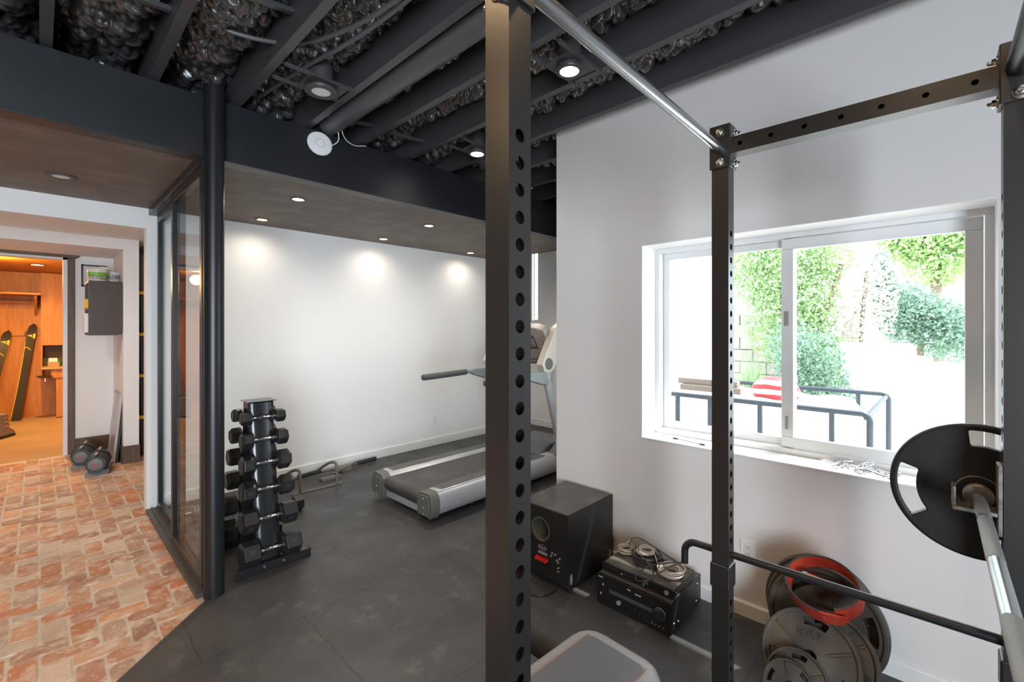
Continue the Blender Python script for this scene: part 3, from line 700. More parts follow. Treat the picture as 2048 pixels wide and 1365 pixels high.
MB().lathe((2.205, 1.035, .196), (-1, 0, 0), [(.012, 0), (.0115, .004), (0, .004)], 24).build('round_button', m_silver, dv)
MB().box(2.2036, 2.205, 1.285, 1.297, .192, .203).build('format_mark', m_print, dv)
MB().box(2.2036, 2.205, 1.135, 1.15, .198, .202).build('printed_mark', m_print, dv)
for (x, y) in ((2.25, 1.03), (2.25, 1.38), (2.45, 1.03), (2.45, 1.38)): MB().cyl((x, y, .1695), (x, y, .177), .012, 14).build('rubber_foot', m_blk, dv)
MB().lathe((2.235, .9965, .196), (0, -1, 0), [(.005, 0), (.004, .003), (0, .003)], 12).build('case_screw', m_zinc, dv)
# cable coils lying on the player
m_cbeige = M('beige_speaker_wire', (.50, .42, .32), .5); m_cwhite = M('pale_pink_wire', (.60, .53, .46), .5); m_cblack = M('black_cable', (.035, .032, .030), .45)
def coil(c, r, turns, wob, tk, seed, flat=1.0, hgt=.03, tail=None, n=26):
    rnd = random.Random(seed); P = []
    for t in range(turns):
        rr = r*rnd.uniform(.72, 1.08); ox, oy = rnd.uniform(-wob, wob), rnd.uniform(-wob, wob); tz = rnd.uniform(0, 1); ta = rnd.uniform(0, 2*PI); tl = rnd.uniform(0, .16)
        for i in range(n):
            a = 2*PI*i/n; z = tk + hgt*(t/turns)*.8 + tl*rr*.5*(1+math.sin(a+ta)) * .5
            P.append(Vector((c[0]+ox+rr*math.cos(a), c[1]+oy+rr*flat*math.sin(a), c[2]+z)))
    # blend the joins
    Q = P[:]
    for _ in range(4): Q = [Q[0]] + [(Q[i-1]+Q[i]*2+Q[i+1])/4 for i in range(1, len(Q)-1)] + [Q[-1]]
    if tail: Q += [Vector(p) for p in smooth_path([Q[-1]] + tail, 3)][1:]
    return MB().tube(Q, tk, 7)
zt = .2178
o = coil((2.40, 1.375, zt), .046, 8, .008, .0026, 1, hgt=.035, tail=[(2.38, 1.37, zt+.06), (2.41, 1.35, zt+.075)]).build('speaker_wire_coil', m_cbeige); tag(o, 'small coil of beige speaker wire on the player end nearest the subwoofer', 'cable coil', 'cable coils on the disc player')
o = coil((2.385, 1.235, zt), .082, 7, .010, .0048, 2, hgt=.045).build('cable_coil', m_cblack); tag(o, 'thick black cable coil in the middle of the disc player top', 'cable coil', 'cable coils on the disc player')
o = coil((2.375, 1.24, zt+.052), .055, 5, .016, .0024, 12, hgt=.02, tail=[(2.35, 1.16, zt+.05), (2.33, 1.14, zt+.02)]).build('speaker_wire_coil', m_cwhite); tag(o, 'loose pale wire loops lying inside the black cable coil', 'cable coil', 'cable coils on the disc player')
o = coil((2.34, 1.075, zt), .062, 12, .012, .0032, 3, hgt=.05).build('speaker_wire_coil', m_cwhite); tag(o, 'pale pinkish wire coil on the player end nearest the rack upright', 'cable coil', 'cable coils on the disc player')
pc = thing('power_cable', 'black power cable looped over the coils with its two-pin plug hanging over the player front', 'cable', (2.3, 1.14, .22))
P = smooth_path([(2.45, 1.02, zt+.012), (2.44, 1.10, zt+.03), (2.42, 1.20, zt+.075), (2.40, 1.30, zt+.115), (2.36, 1.335, zt+.10), (2.33, 1.28, zt+.06), (2.30, 1.19, zt+.05), (2.25, 1.13, zt+.03), (2.235, 1.12, zt+.006), (2.20, 1.16, zt-.01), (2.19, 1.20, zt-.02), (2.21, 1.21, zt+.008), (2.27, 1.17, zt+.04), (2.33, 1.08, zt+.07), (2.37, 1.02, zt+.075)], 3)
MB().tube(P, .0032, 8).build('flex', m_cblack, pc)
P = smooth_path([(2.37, 1.02, zt+.075), (2.31, 1.06, zt+.066), (2.25, 1.105, zt+.03), (2.205, 1.135, zt+.006)], 3)
MB().tube(P, .0036, 8).build('flex', m_cblack, pc)
Mq = Matrix.Translation((2.205, 1.135, zt+.006)) @ (Vector((-.5, .42, -.55)).to_track_quat('X', 'Z').to_matrix().to_4x4())
MB(Mq).box(-.002, .026, -.008, .008, -.006, .006).build('plug_body', m_blk, pc, .003)
MB(Mq).box(.026, .043, -.007, -.0055, -.003, .003).box(.026, .043, .0055, .007, -.003, .003).build('plug_pins', m_zinc, pc)
# ------------------------------------------------------------------ treadmill
m_tsilver = M('silver_treadmill_paint', (.50, .51, .53), .32, metal=.35)
m_tgrey = M('grey_green_plastic', (.125, .128, .115), .5)
m_tcons = M('warm_grey_console', (.33, .29, .25), .42)
m_belt = M('worn_black_belt', (.050, .046, .043), .45, noise=(4, (.085, .078, .072), .45, .75), bump=(200, .05))
m_tgrip = M('dark_grey_grip', (.075, .075, .078), .6)
tm = thing('treadmill', 'silver and grey treadmill with its worn black belt against the long white wall', 'treadmill', (3.1, 3.36, 0))
TX0, TX1 = 2.10, 4.30
def rail(y0, y1, out):
    """out=-1: outer face towards -y"""
    yo, yi = (y0, y1) if out < 0 else (y1, y0); d = 1 if out < 0 else -1
    prof = [(yi, .10), (yi, .205), (yi - d*.045, .238), (yo + d*.045, .242)]
    for k in range(1, 9): a = R(90 - k*20); prof.append((yo + d*.045 - d*.045*math.cos(a), .145 + .097*math.sin(a)))
    prof += [(yo + d*.05, .062), (yi, .062)]
    mb = MB(); mb.prism([(TX0+.09, y, z) for y, z in prof], (TX1-.5-TX0-.09+.45, 0, 0)); mb.build('side_rail', m_tsilver, tm, ang=50)
    cap = MB(); pc_ = [(y + (0 if True else 0), z) for y, z in prof]; cy = (y0+y1)/2
    cap.prism([(TX0+.012, cy+(y-cy)*1.04, .14+(z-.14)*1.07-.012) for y, z in prof], (.085, 0, 0))
    cap.prism([(TX0, cy+(y-cy)*.86, .135+(z-.135)*.9-.012) for y, z in prof], (.013, 0, 0))
    cp = cap.build('rear_cap', m_tgrey, tm, .006, ang=50)
    for z in (.07, .12, .19): MB().lathe((TX0+.001, cy, z), (-1, 0, 0), [(.006, 0), (.004, .003), (0, .003)], 10).build('cap_screw', m_zinc, cp)
    st = MB().box(TX0+.14, TX1-.75, cy-.052, cy+.052, .239, .244); s_ = st.build('foot_strip', m_tgrey, tm, .002)
    mb = MB(); 
    for i in range(34):
        for j in range(3): mb.box(TX0+.17+i*.038, TX0+.17+i*.038+.026, cy-.044+j*.031, cy-.044+j*.031+.022, .244, .2465)
    mb.build('tread_pads', M('strip_pad', (.14, .142, .135), .6) if 'strip_pad' not in MATS else MATS['strip_pad'], s_)
rail(2.90, 3.09, -1); rail(3.62, 3.81, 1)
mb = MB(); pr = [(TX0+.02+.058-.058*math.sin(R(a)), .15+.058*math.cos(R(a))) for a in range(0, 181, 20)] + [(3.75, .092), (3.75, .208)]
mb.prism([(x, 3.10, z) for x, z in pr], (0, .51, 0)); mb.build('running_belt', m_belt, tm, ang=50)
bx('rear_crossbar', m_tsilver, TX0+.05, TX0+.09, 3.08, 3.63, .035, .088, parent=tm, bevel=.004)
mb = MB(); mb.prism([(3.62, 3.08, .10), (3.62, 3.08, .225), (3.80, 3.08, .30), (4.15, 3.08, .30), (4.30, 3.08, .21), (4.30, 3.08, .08)], (0, .55, 0))
mb.build('motor_hood', M('dark_blue_grey_hood', (.085, .095, .11), .4), tm, .02)
for y, s_ in ((2.955, -1), (3.755, 1)):
    mb = MB()
    def sect(x, z, a, b): return [(x+a*math.cos(2*PI*i/16), y+b*math.sin(2*PI*i/16), z) for i in range(16)]
    S = [sect(3.83, .235, .062, .036), sect(3.76, .45, .058, .033), sect(3.66, .75, .054, .03), sect(3.58, 1.03, .058, .032), sect(3.575, 1.16, .062, .036)]
    V = [p for q in S for p in q]; F = [(i*16+j, i*16+(j+1) % 16, (i+1)*16+(j+1) % 16, (i+1)*16+j) for i in range(4) for j in range(16)] + [tuple(range(16))[::-1], tuple(range(64, 80))]
    mb.add(V, F).build('upright', m_tsilver, tm, ang=60)
    mb = MB(); mb.prism([(3.66, y-.055, .235), (3.72, y-.055, .275), (3.80, y-.055, .34), (3.90, y-.055, .34), (3.95, y-.055, .235)], (0, .11, 0)).build('upright_boot', m_tgrey, tm, .008)
    mb = MB(); mb.prism([(3.46, y-.045, 1.17), (3.50, y-.045, 1.09), (3.60, y-.045, 1.085), (3.66, y-.045, 1.13), (3.90, y-.045, 1.51), (3.88, y-.045, 1.57), (3.78, y-.045, 1.59), (3.67, y-.045, 1.53)], (0, .09, 0))
    cs = mb.build('console_arm', M('silver_beige', (.55, .50, .45), .4) if 'silver_beige' not in MATS else MATS['silver_beige'], tm, .012)
    MB().lathe((3.56, y-.046, 1.175), (0, -1, 0), [(0, .001), (.052, .001), (.056, .005), (.060, 0)], 32).build('round_cover', m_tgrey, cs)
    # bracket and handrail
    mb = MB(); mb.prism([(3.66, y-.03, 1.10), (3.66, y-.03, 1.00), (3.60, y-.03, .955), (3.50, y-.03, .965), (3.28, y-.03, 1.03), (3.20, y-.03, 1.075), (3.28, y-.03, 1.10)], (0, .06, 0))
    mb.build('bracket', M('sage_grey_plastic', (.25, .28, .265), .45) if 'sage_grey_plastic' not in MATS else MATS['sage_grey_plastic'], tm, .012)
    x1 = 3.25 if s_ < 0 else 3.28; x0 = 2.72 if s_ < 0 else 2.62
    MB().tube([(3.35, y, 1.075), (3.2, y, 1.075), (x1-.10, y, 1.066)], .027, 20).build('handrail', MATS['sage_grey_plastic'], tm)
    MB().lathe((x1-.09, y, 1.066), (x0-x1+.09, 0, -.02), [(.028, 0), (.031, .01), (.031, x1-.09-x0-.03), (.027, x1-.09-x0-.008), (.012, x1-.09-x0), (0, x1-.09-x0)], 24).build('rail_grip', m_tgrip, tm)
# console: tilted panel between the arms
Mc = Matrix.Translation((3.67, 3.355, 1.37)) @ Matrix.Rotation(R(-32), 4, 'Y') @ Matrix.Identity(4)
con = MB(Mc).prism([(-.012, -.36, -.20), (-.012, -.36, .17), (-.012, -.25, .205), (-.012, 0, .22), (-.012, .25, .205), (-.012, .36, .17), (-.012, .36, -.20)], (.10, 0, 0)).build('console', m_tcons, tm, .012)
MB(Mc).box(-.0145, -.012, -.20, .20, -.06, .11).build('display', M('brown_display', (.10, .075, .06), .25), con, .001)
mb = MB(Mc)
for i in range(3):
    for j in range(4): mb.box(-.016, -.0135, -.182+i*.022, -.168+i*.022, -.02+j*.026, -.004+j*.026)
mb.build('keypad', m_print, con)
mb = MB(Mc)
for (a, b, c_, d_) in ((-.27, -.22, .10, .112), (-.28, -.24, .02, .03), (-.29, -.23, -.03, -.02), (-.16, -.10, -.04, -.03), (-.06, .1, .15, .165), (-.30, -.25, -.10, -.09)): mb.box(-.0135, -.0115, a, b, c_, d_)
mb.build('printed_marks', m_print, con)
MB(Mc).box(-.05, .02, -.33, .33, -.235, -.20).build('front_tray', m_tgrey, con, .008)
for (x, y) in ((2.6, 2.99), (3.9, 2.99), (2.6, 3.72), (3.9, 3.72)):
    MB().cyl((x, y, 0), (x, y, .07), .02, 18).lathe((x, y, 0), (0, 0, 1), [(.035, 0), (.035, .01), (.02, .016)], 20).build('levelling_foot', m_blk, tm)
# ------------------------------------------------------------------ dumbbell tower and dumbbells
m_tower = M('glossy_black_steel_sheet', (.016, .017, .019), .22, spec=.6)
DX, DY = 1.04, 3.39
dr = thing('dumbbell_rack', 'black A-frame dumbbell tower beside the round steel column', 'dumbbell rack', (DX, DY, 0))
for y in (3.13, 3.65):
    mb = MB(); mb.box(.825, 1.265, y-.02, y+.02, .002, .055); ft = mb.build('floor_foot', m_tower, dr, .003)
    for x in (.985, 1.10):
        MB().lathe((x, y-.020, .032), (0, -1, 0), [(.009, 0), (.009, .002), (.006, .006), (0, .006)], 12).build('foot_bolt', m_zinc, ft)
    bx('end_cap', m_blk, 1.262, 1.272, y-.021, y+.021, 0, .057, parent=ft)
tops, bots = (3.355, 3.425), (3.175, 3.605)
def tower_face(k):
    """curved sheet from the foot up to the cap on side k; bulges outward across its width"""
    mb = MB(); n = 10; s_ = -1 if k == 0 else 1; V = []; F = []; zs = [.03, .3, .6, .9, 1.035]
    for z in zs:
        t = z/1.035; y = bots[k] + (tops[k]-bots[k])*t; hw = .072 + .006*t
        for i in range(n+1):
            a = -1+2*i/n; V.append((1.035+hw*a, y + s_*.020*(1-a*a)**.5 if abs(a) < 1 else y, z))
        for i in range(n+1):
            a = 1-2*i/n; V.append((1.035+(hw-.003)*a, y + s_*.020*(1-a*a)**.5 - s_*.003 if abs(a) < 1 else y - s_*.03, z))
    m_ = 2*(n+1)
    for j in range(len(zs)-1):
        for i in range(m_): F.append((j*m_+i, j*m_+(i+1) % m_, (j+1)*m_+(i+1) % m_, (j+1)*m_+i))
    F += [tuple(range(m_))[::-1], tuple(range((len(zs)-1)*m_, len(zs)*m_))]
    return mb.add(V, F).build('tower_panel', m_tower, dr, ang=50)
tower_face(0); tower_face(1)
mb = MB(); mb.prism([(.945, 3.31, 1.045), (1.125, 3.31, 1.045), (1.125, 3.47, 1.045), (.945, 3.47, 1.045)], (0, 0, .004)); mb.box(.955, .96, 3.345, 3.435, .93, 1.045).box(1.11, 1.115, 3.345, 3.435, .93, 1.045)
mb.build('top_bracket', m_tower, dr, .001)
rows = [(.945, .080, .27, .060), (.805, .096, .285, .070), (.655, .112, .30, .080), (.492, .116, .315, .088), (.312, .128, .335, .097), (.118, .145, .355, .108)]   # z, head across, length, head length
words = ['top', 'second', 'third', 'fourth', 'fifth', 'bottom']; nums = [None, '10', '15', '20', '25', '30']
m_num = M('raised_grey_figures', (.05, .05, .053), .45)
def dumbbell(name, label, d, Lh, hl, mtx, group, num=None, ph=0.0):
    """hex dumbbell along local x, rooted at its handle"""
    t = bpy.data.objects.new(name, None); COL.objects.link(t); tag(t, label, 'dumbbell', group)
    t.matrix_world = mtx; t.empty_display_size = .05
    r = d*.5/math.cos(R(30)); c_ = .008
    hd = None
    for s_ in (-1, 1):
        x0 = s_*(Lh/2-hl); h = MB().lathe((x0, 0, 0), (s_, 0, 0), [(r*.62, -.004), (r*.84, 0), (r, c_*1.4), (r, hl-c_*1.6), (r*.80, hl), (r*.55, hl-.002)], 6, ph=ph).build('head', m_hex, t, .003, world=False)
        if num:
            cx_ = s_*(Lh/2-hl/2); an = R(-30) if num not in ('25',) else R(30)
            nn = Vector((0, -math.cos(an), -math.sin(an))); mt = face_mtx(Vector((cx_, 0, 0)) + nn*(d*.5), (1, 0, 0), nn.cross(Vector((1, 0, 0))))
            tx = text('weight_number', num, d*.26, .0008, m_num, None, mt); tx.parent = h
    g_ = Lh/2-hl; mb = MB(); P = []
    for i in range(25):
        x = -g_+2*g_*i/24; P.append((.0125 + .0035*math.exp(-((x)/.028)**4) + (.003 if i in (2, 3, 21, 22) else 0), x+g_))
    mb.lathe((-g_, 0, 0), (1, 0, 0), P, 20).build('handle', m_chrome, t, world=False)['label'] = 'chrome handle'
    return t
for k in range(2):
    for i, (z, d, Lh, hl) in enumerate(rows):
        s_ = -1 if k == 0 else 1; yy = bots[k]+(tops[k]-bots[k])*z/1.035 + s_*(.020+.020)
        tilt = Matrix.Rotation(random.uniform(-.02, .02), 4, 'Z') @ Matrix.Rotation(R([8, 5, 20, 28, -4, 3][i])+R(30)*k, 4, 'X')
        side = 'on the room-facing side of the tower' if k == 0 else 'on the wall-facing side of the tower'
        t = dumbbell('hex_dumbbell', f'black hex dumbbell with chrome handle {side}, {words[i]} row', d, Lh, hl, Matrix.Translation((1.035, yy, z)) @ tilt, 'hex dumbbells on the tower', nums[i] if k == 0 else None)
        # cradle pegs that carry it, belonging to the tower
        for q in (-.052, .052):
            MB().box(1.035+q-.005, 1.035+q+.005, min(yy-s_*.028, yy+s_*.012), max(yy-s_*.028, yy+s_*.012), z-.022, z-.0135).build('cradle', m_tower, dr)
# dumbbell on the floor behind the tower
dumbbell('hex_dumbbell', 'black hex dumbbell standing on the floor between tower and white wall', .115, .31, .085, Matrix.Translation((1.40, 3.97, .0585)) @ Matrix.Rotation(R(4), 4, 'Z') @ Matrix.Rotation(R(30), 4, 'X'), 'loose dumbbells')
ad_ = thing('spinlock_dumbbell', 'chrome bar with grey discs lying behind the tower, peeking past the steel column', 'dumbbell', (.95, 4.35, .055))
MB().cyl((.80, 4.35, .06), (1.2, 4.35, .06), .013, 20).build('bar', m_chrome, ad_)
for x in (.845, .868, 1.10, 1.123): MB().lathe((x, 4.35, .06), (1, 0, 0), [(.0135, 0), (.05, 0), (.056, .004), (.056, .016), (.05, .020), (.0135, .020)], 32, ring=True).build('disc', M('grey_disc', (.22, .22, .22), .45) if 'grey_disc' not in MATS else MATS['grey_disc'], ad_)
# doorway pull-up bar lying by the wall
pb = thing('pull_up_frame', 'dismantled grey doorway pull-up bar frame lying along the white wall', 'pull-up bar', (2.0, 4.55, 0))
m_pu = M('brown_grey_tube', (.15, .13, .115), .5)
MB().box(1.60, 2.08, 4.325, 4.355, 0, .012).build('flat_bar', m_pu, pb, .002)
for x in (1.68, 2.03):
    MB().tube(smooth_path([(x, 4.34, .01), (x, 4.345, .17), (x, 4.37, .215), (x-.03, 4.45, .20), (x-.08, 4.60, .10)], 3), .014, 14).build('hoop', m_pu, pb)
MB().cyl((1.50, 4.66, .045), (1.80, 4.68, .05), .016, 16).build('tube', m_pu, pb)
MB().cyl((1.78, 4.675, .05), (2.02, 4.70, .055), .022, 18).build('grip_tube', m_foampad, pb)
MB().cyl((2.0, 4.70, .05), (2.55, 4.74, .03), .017, 16).build('tube', m_pu, pb)
MB().cyl((2.10, 4.60, .03), (2.42, 4.72, .06), .012, 14).build('tube', m_pu, pb)
MB().cyl((2.44, 4.725, .04), (2.68, 4.76, .035), .024, 18).build('grip_tube', m_foampad, pb)
MB().box(2.15, 2.34, 4.66, 4.70, 0, .05).build('hinge_bracket', m_pu, pb, .004)
MB().box(1.95, 2.15, 4.50, 4.56, 0, .03).build('hinge_bracket', m_pu, pb, .004)
# ------------------------------------------------------------------ plates leaning on the window wall
def iron_plate(name, label, r, t, c, lean, yaw, spin, words_, group):
    """disc whose axis starts along -x; leans back towards the wall by lean, turned by yaw"""
    Mx = Matrix.Translation(c) @ Matrix.Rotation(yaw, 4, 'Z') @ Matrix.Rotation(lean, 4, 'Y') @ Matrix.Rotation(spin, 4, 'X')
    p = thing(name, label, 'weight plate', c, group=group)
    disc_plate(r, t, r*.27, [(R(60+120*i), R(17), r*.66, r*.83) for i in range(3)], Mx, 96, rim=(r*.885, .008)).build('plate_body', m_iron, p, .002)
    for i in range(3):
        mb = MB(Mx); a = R(120*i); ca, sa = math.cos(a), math.sin(a)
        for s_ in (-1,):
            x = s_*t/2; w = r*.035
            def pt(q, o, e): return (x+s_*e, q*ca-o*sa, q*sa+o*ca)
            V = [pt(r*.28, -w, 0), pt(r*.28, w, 0), pt(r*.87, w, 0), pt(r*.87, -w, 0), pt(r*.28, -w*.6, .007), pt(r*.28, w*.6, .007), pt(r*.87, w*.6, .007), pt(r*.87, -w*.6, .007)]
            mb.add(V, [(4, 5, 6, 7), (0, 1, 5, 4), (1, 2, 6, 5), (2, 3, 7, 6), (3, 0, 4, 7)])
        mb.build('raised_spoke', m_iron, p)
    if words_:
        for (tx, ang, sz) in words_:
            a = R(ang); q = r*(.46 if ang < 0 else .56); ctr = Mx @ Vector((-t/2-.0005, q*math.cos(a), q*math.sin(a)))
            rad = (Mx.to_3x3() @ Vector((0, math.cos(a), math.sin(a)))).normalized(); nrm = (Mx.to_3x3() @ Vector((-1, 0, 0))).normalized()
            up = -rad; right = up.cross(nrm)
            text('raised_lettering', tx, sz, .0035, m_iron, p, face_mtx(ctr, right, up))
    return p
iron_plate('iron_plate', 'large iron plate leaning flat against the wall, rearmost of the stack', .226, .034, (2.545, .44, .226), R(9), 0, R(20), None, 'iron plates leaning on the wall')
iron_plate('iron_plate', 'large iron plate second from the wall, behind the one wearing the red belt', .226, .034, (2.490, .42, .226), R(9), 0, R(50), None, 'iron plates leaning on the wall')
iron_plate('iron_plate', 'large iron plate with raised spokes, directly under the red lifting belt', .226, .034, (2.435, .40, .226), R(9), 0, R(-10), [('45', 90, .05)], 'iron plates leaning on the wall')
iron_plate('iron_plate', 'medium iron plate half hidden between the 25LB plate and the large plates', .180, .026, (2.304, .375, .152), R(33), R(2), R(25), None, 'iron plates leaning on the wall')
iron_plate('iron_plate', 'iron plate marked 25LB in raised figures', .180, .026, (2.250, .425, .152), R(33), R(2), R(155), [('25LB', -68, .046)], 'iron plates leaning on the wall')
iron_plate('iron_plate', 'small iron plate in front of the 25LB plate, behind the smallest one', .112, .022, (2.153, .45, .096), R(33), R(2), R(30), None, 'iron plates leaning on the wall')
iron_plate('iron_plate', 'smallest iron plate at the very front of the leaning stack', .098, .020, (2.098, .465, .086), R(33), R(2), R(75), None, 'iron plates leaning on the wall')
# lifting belt: broad band closed in a loop, lying on the plates
lb = thing('lifting_belt', 'red and black leather lifting belt looped on top of the iron plates', 'lifting belt', (2.36, .40, .42))
m_redl = M('red_suede', (.46, .035, .018), .6, noise=(12, (.60, .075, .03), .4, .7)); m_blkl = M('black_leather_edge', (.05, .045, .042), .55)
Ml = Matrix.Translation((2.345, .388, .42)) @ Matrix.Rotation(R(-8), 4, 'Z') @ Matrix.Rotation(R(-40), 4, 'Y') @ Matrix.Scale(.86, 4)
def band(r_in, r_out, a0, a1, hh, n=56, taper=True, k=1.0, dr=0.0):
    V = []; F = []
    for i in range(n+1):
        t = i/n; a = R(a0+(a1-a0)*t); h = hh
        if taper and t > .90: h = hh*max(.25, math.sqrt(max(0, 1-((t-.90)/.10)**2)))
        ri, ro = r_in+dr*t, r_out+dr*t
        e = (1.0, 1.18)
        for (r, z) in ((ri, -h), (ri, h), (ro, h), (ro, -h)): V.append((r*math.cos(a)*e[0], r*math.sin(a)*e[1], z))
    for i in range(n):
        for j in range(4): F.append((i*4+j, i*4+(j+1) % 4, (i+1)*4+(j+1) % 4, (i+1)*4+j))
    F += [(0, 1, 2, 3), (n*4+3, n*4+2, n*4+1, n*4)]
    return MB(Ml).add(V, F)
band(.118, .123, -150, 225, .049, dr=.024).build('red_face', m_redl, lb, ang=50)
band(.1232, .1262, -150, 225, .050, dr=.024).build('outer_leather', m_redl, lb, ang=50)
mb = MB(Ml)
for sgn in (-1, 1):
    for r in (.1176, .1266): 
        pass
    P = []
    for i in range(61):
        t = i/60*.90; a = R(-150+375*t); r = .1221+.024*t; P.append((r*math.cos(a), r*math.sin(a)*1.18, sgn*.050))
    mb.tube(P, .0046, 8)
mb.build('edge_binding', m_blkl, lb)
for i in range(2):
    for j in (-1, 0, 1):
        a = R(205-14*i); r = .1262+.0225
        MB(Ml).lathe((r*math.cos(a), r*1.18*math.sin(a), j*.018), (math.cos(a), math.sin(a), 0), [(.0035, 0), (.003, .0015), (0, .0015)], 10).build('rivet', m_zinc, lb)
gr = thing('hand_gripper', 'orange translucent rod with chrome ends lying inside the lifting belt', 'exercise rod', (2.36, .40, .44))
pa, pb_ = Vector((2.36, .462, .445)), Vector((2.375, .335, .425)); dd = (pb_-pa).normalized()
MB().cyl(pa, pb_, .010, 20).build('barrel', M('orange_plastic', (.75, .10, .02), .2), gr)
for p, d in ((pa, -dd), (pb_, dd)): MB().lathe(p, d, [(.0105, -.004), (.0105, .008), (.007, .014), (0, .014)], 18).build('chrome_tip', m_chrome, gr)
# ------------------------------------------------------------------ lamps
m_canblk = M('black_can_paint', (.05, .05, .053), .45); m_wtrim = M('white_lamp_trim', (.75, .75, .74), .4)
m_lwarm = M('warm_lamp_glow', (1, .8, .5), .5, emit=((1, .62, .28), 14)); m_lcool = M('cool_lamp_glow', (1, 1, 1), .5, emit=((1, .97, .92), 45)); m_loff = M('unlit_lamp_lens', (.80, .80, .82), .35)
def lamp(label, x, y, z, lens, can=False, r=.048, spot=None, group=None, wide=.020):
    t = thing('recessed_light', label, 'ceiling light', (x, y, z), group=group)
    MB().lathe((x, y, z-.007), (0, 0, 1), [(r, 0), (r+wide, 0), (r+wide+.003, .007), (r, .007)], 40, ring=True).build('trim_ring', m_canblk, t)
    MB().lathe((x, y, z-.005), (0, 0, 1), [(0, 0), (r+.001, 0), (r+.001, .003), (0, .003)], 36).build('lens', lens, t)
    if can:
        MB().cyl((x, y, z), (x, y, z+.14), r+.012, 32).build('housing', m_canblk, t)
        for yy in (y-.085, y+.085):
            MB().box(can[0], can[1], yy-.008, yy+.008, z+.02, z+.035).build('hanger_bar', m_canblk, t)
        MB().box(x-.10, x+.12, y-.082, y+.082, z+.022, z+.026).build('mounting_plate', m_canblk, t)
    if spot:
        l = light('lamp_light', 'SPOT', (x, y, z-.02), spot[0], spot[1], spot_size=R(spot[2]), spot_blend=.9, shadow_soft_size=.04); l.rotation_euler = (0, 0, 0)
    return t
WARM = (1, .66, .36)
for (x, y, lb_) in ((1.40, 3.66, 'glowing warm recessed light in the dark soffit, nearest the steel column'), (1.43, 4.585, 'glowing warm recessed light close to the white wall above the dumbbell tower'),
                    (2.65, 3.68, 'glowing warm recessed light of the soffit, middle of the row along the beam'), (2.69, 4.60, 'glowing warm recessed light close to the white wall, middle of the wall row'), (4.0, 4.62, 'glowing warm recessed light close to the white wall above the treadmill'),
                    (3.95, 3.68, 'warm recessed light of the beam row, farthest from the steel column, above the treadmill console')):
    lamp(lb_, x, y, 2.545, m_lwarm, r=.042, wide=.012, spot=(12 if y > 4.2 else (30 if x > 3.5 else 52), (1, .90, .78), 165), group='warm soffit lights')
lamp('unlit recessed light in the soffit over the brick floor', .10, 4.24, 2.545, m_loff, r=.045, wide=.035)
lamp('unlit recessed can light hanging between two joists near the black beam', 1.09, 2.526, 2.86, m_loff, can=(.866, 1.243), r=.05, wide=.035)
lamp('bright white can light between the joists behind the pull-up bar', 1.885, 1.406, 2.86, m_lcool, can=(1.686, 2.05), r=.048, spot=(13, (1, .96, .9), 150))
lamp('bright white can light between the joists seen just left of the drilled front upright', 2.30, 2.58, 2.86, m_lcool, can=(2.096, 2.46), r=.048, spot=(13, (1, .96, .9), 150))
# warm lamps of the same kind over the part of the room behind the camera
for (x, y, e) in ((.21, 1.15, 42), (1.05, .0, 26), (-1.02, 1.7, 130)):
    lamp('warm recessed can light over the middle of the room', x, y, 2.86, m_lwarm, can=(x-.17, x+.17), r=.045, spot=(e, WARM, 150), group='can lights over the camera')
lamp('warm recessed light in the hallway ceiling', -.45, 5.85, 2.55, m_lwarm, r=.045, spot=(95, (1, .84, .68), 165))
# round white access point on the beam, with its lead
ap = thing('wifi_access_point', 'round white access point disc on the face of the black beam', 'access point', (1.335, 3.12, 2.80))
m_apw = M('white_plastic', (.78, .79, .80), .35)
MB().lathe((1.335, 3.129, 2.80), (-.12, -1, .10), [(.060, 0), (.078, .008), (.083, .020), (.078, .028), (.060, .031), (0, .032)], 48).build('disc_body', m_apw, ap)
MB().lathe((1.335-.004, 3.129-.0318, 2.80+.0034), (-.12, -1, .10), [(.026, 0), (.030, .001), (.034, 0)], 40, ring=True).build('status_ring', M('pale_grey_ring', (.62, .63, .64), .4), ap)
MB().tube(smooth_path([(1.40, 3.11, 2.80), (1.46, 3.09, 2.845), (1.45, 3.08, 2.90), (1.42, 3.0, 2.97), (1.40, 2.9, 3.0)]), .0035, 8).build('lead', m_apw, ap)
o = MB().tube(smooth_path([(1.42, 2.98, 2.96), (1.47, 3.06, 2.875), (1.57, 3.10, 2.85), (1.68, 3.118, 2.888)]), .003, 8).build('white_wire', m_apw); tag(o, 'thin white wire drooping along the beam top beside the access point', 'wire')
# duct and flexible conduits between the joists
dc = MB().lathe((1.405, -1.2, 2.962), (0, 1, 0), [(.074, 0), (.074, 2.2), (.078, 2.205), (.078, 2.26), (.074, 2.265), (.074, 4.33)], 36).build('air_duct', m_duct); tag(dc, 'black round duct pipe running between the joists to the beam', 'duct pipe')
for (lb_, P, r) in (('black conduit curving under the joists, nearer the beam', [(1.06, 1.2, 2.93), (1.07, 1.74, 2.95), (1.02, 2.06, 2.955), (.90, 2.38, 2.965), (.70, 2.52, 2.98), (.50, 2.56, 3.0)], .011),
                ('black conduit running beside the curved one, over to the beam', [(1.10, 1.2, 2.94), (1.10, 1.75, 2.95), (1.07, 2.14, 2.955), (1.01, 2.54, 2.97), (.95, 3.12, 2.98)], .011)):
    o = MB().tube(smooth_path(P, 4), r, 12).build('conduit', m_duct); tag(o, lb_, 'conduit', 'conduits between the joists')
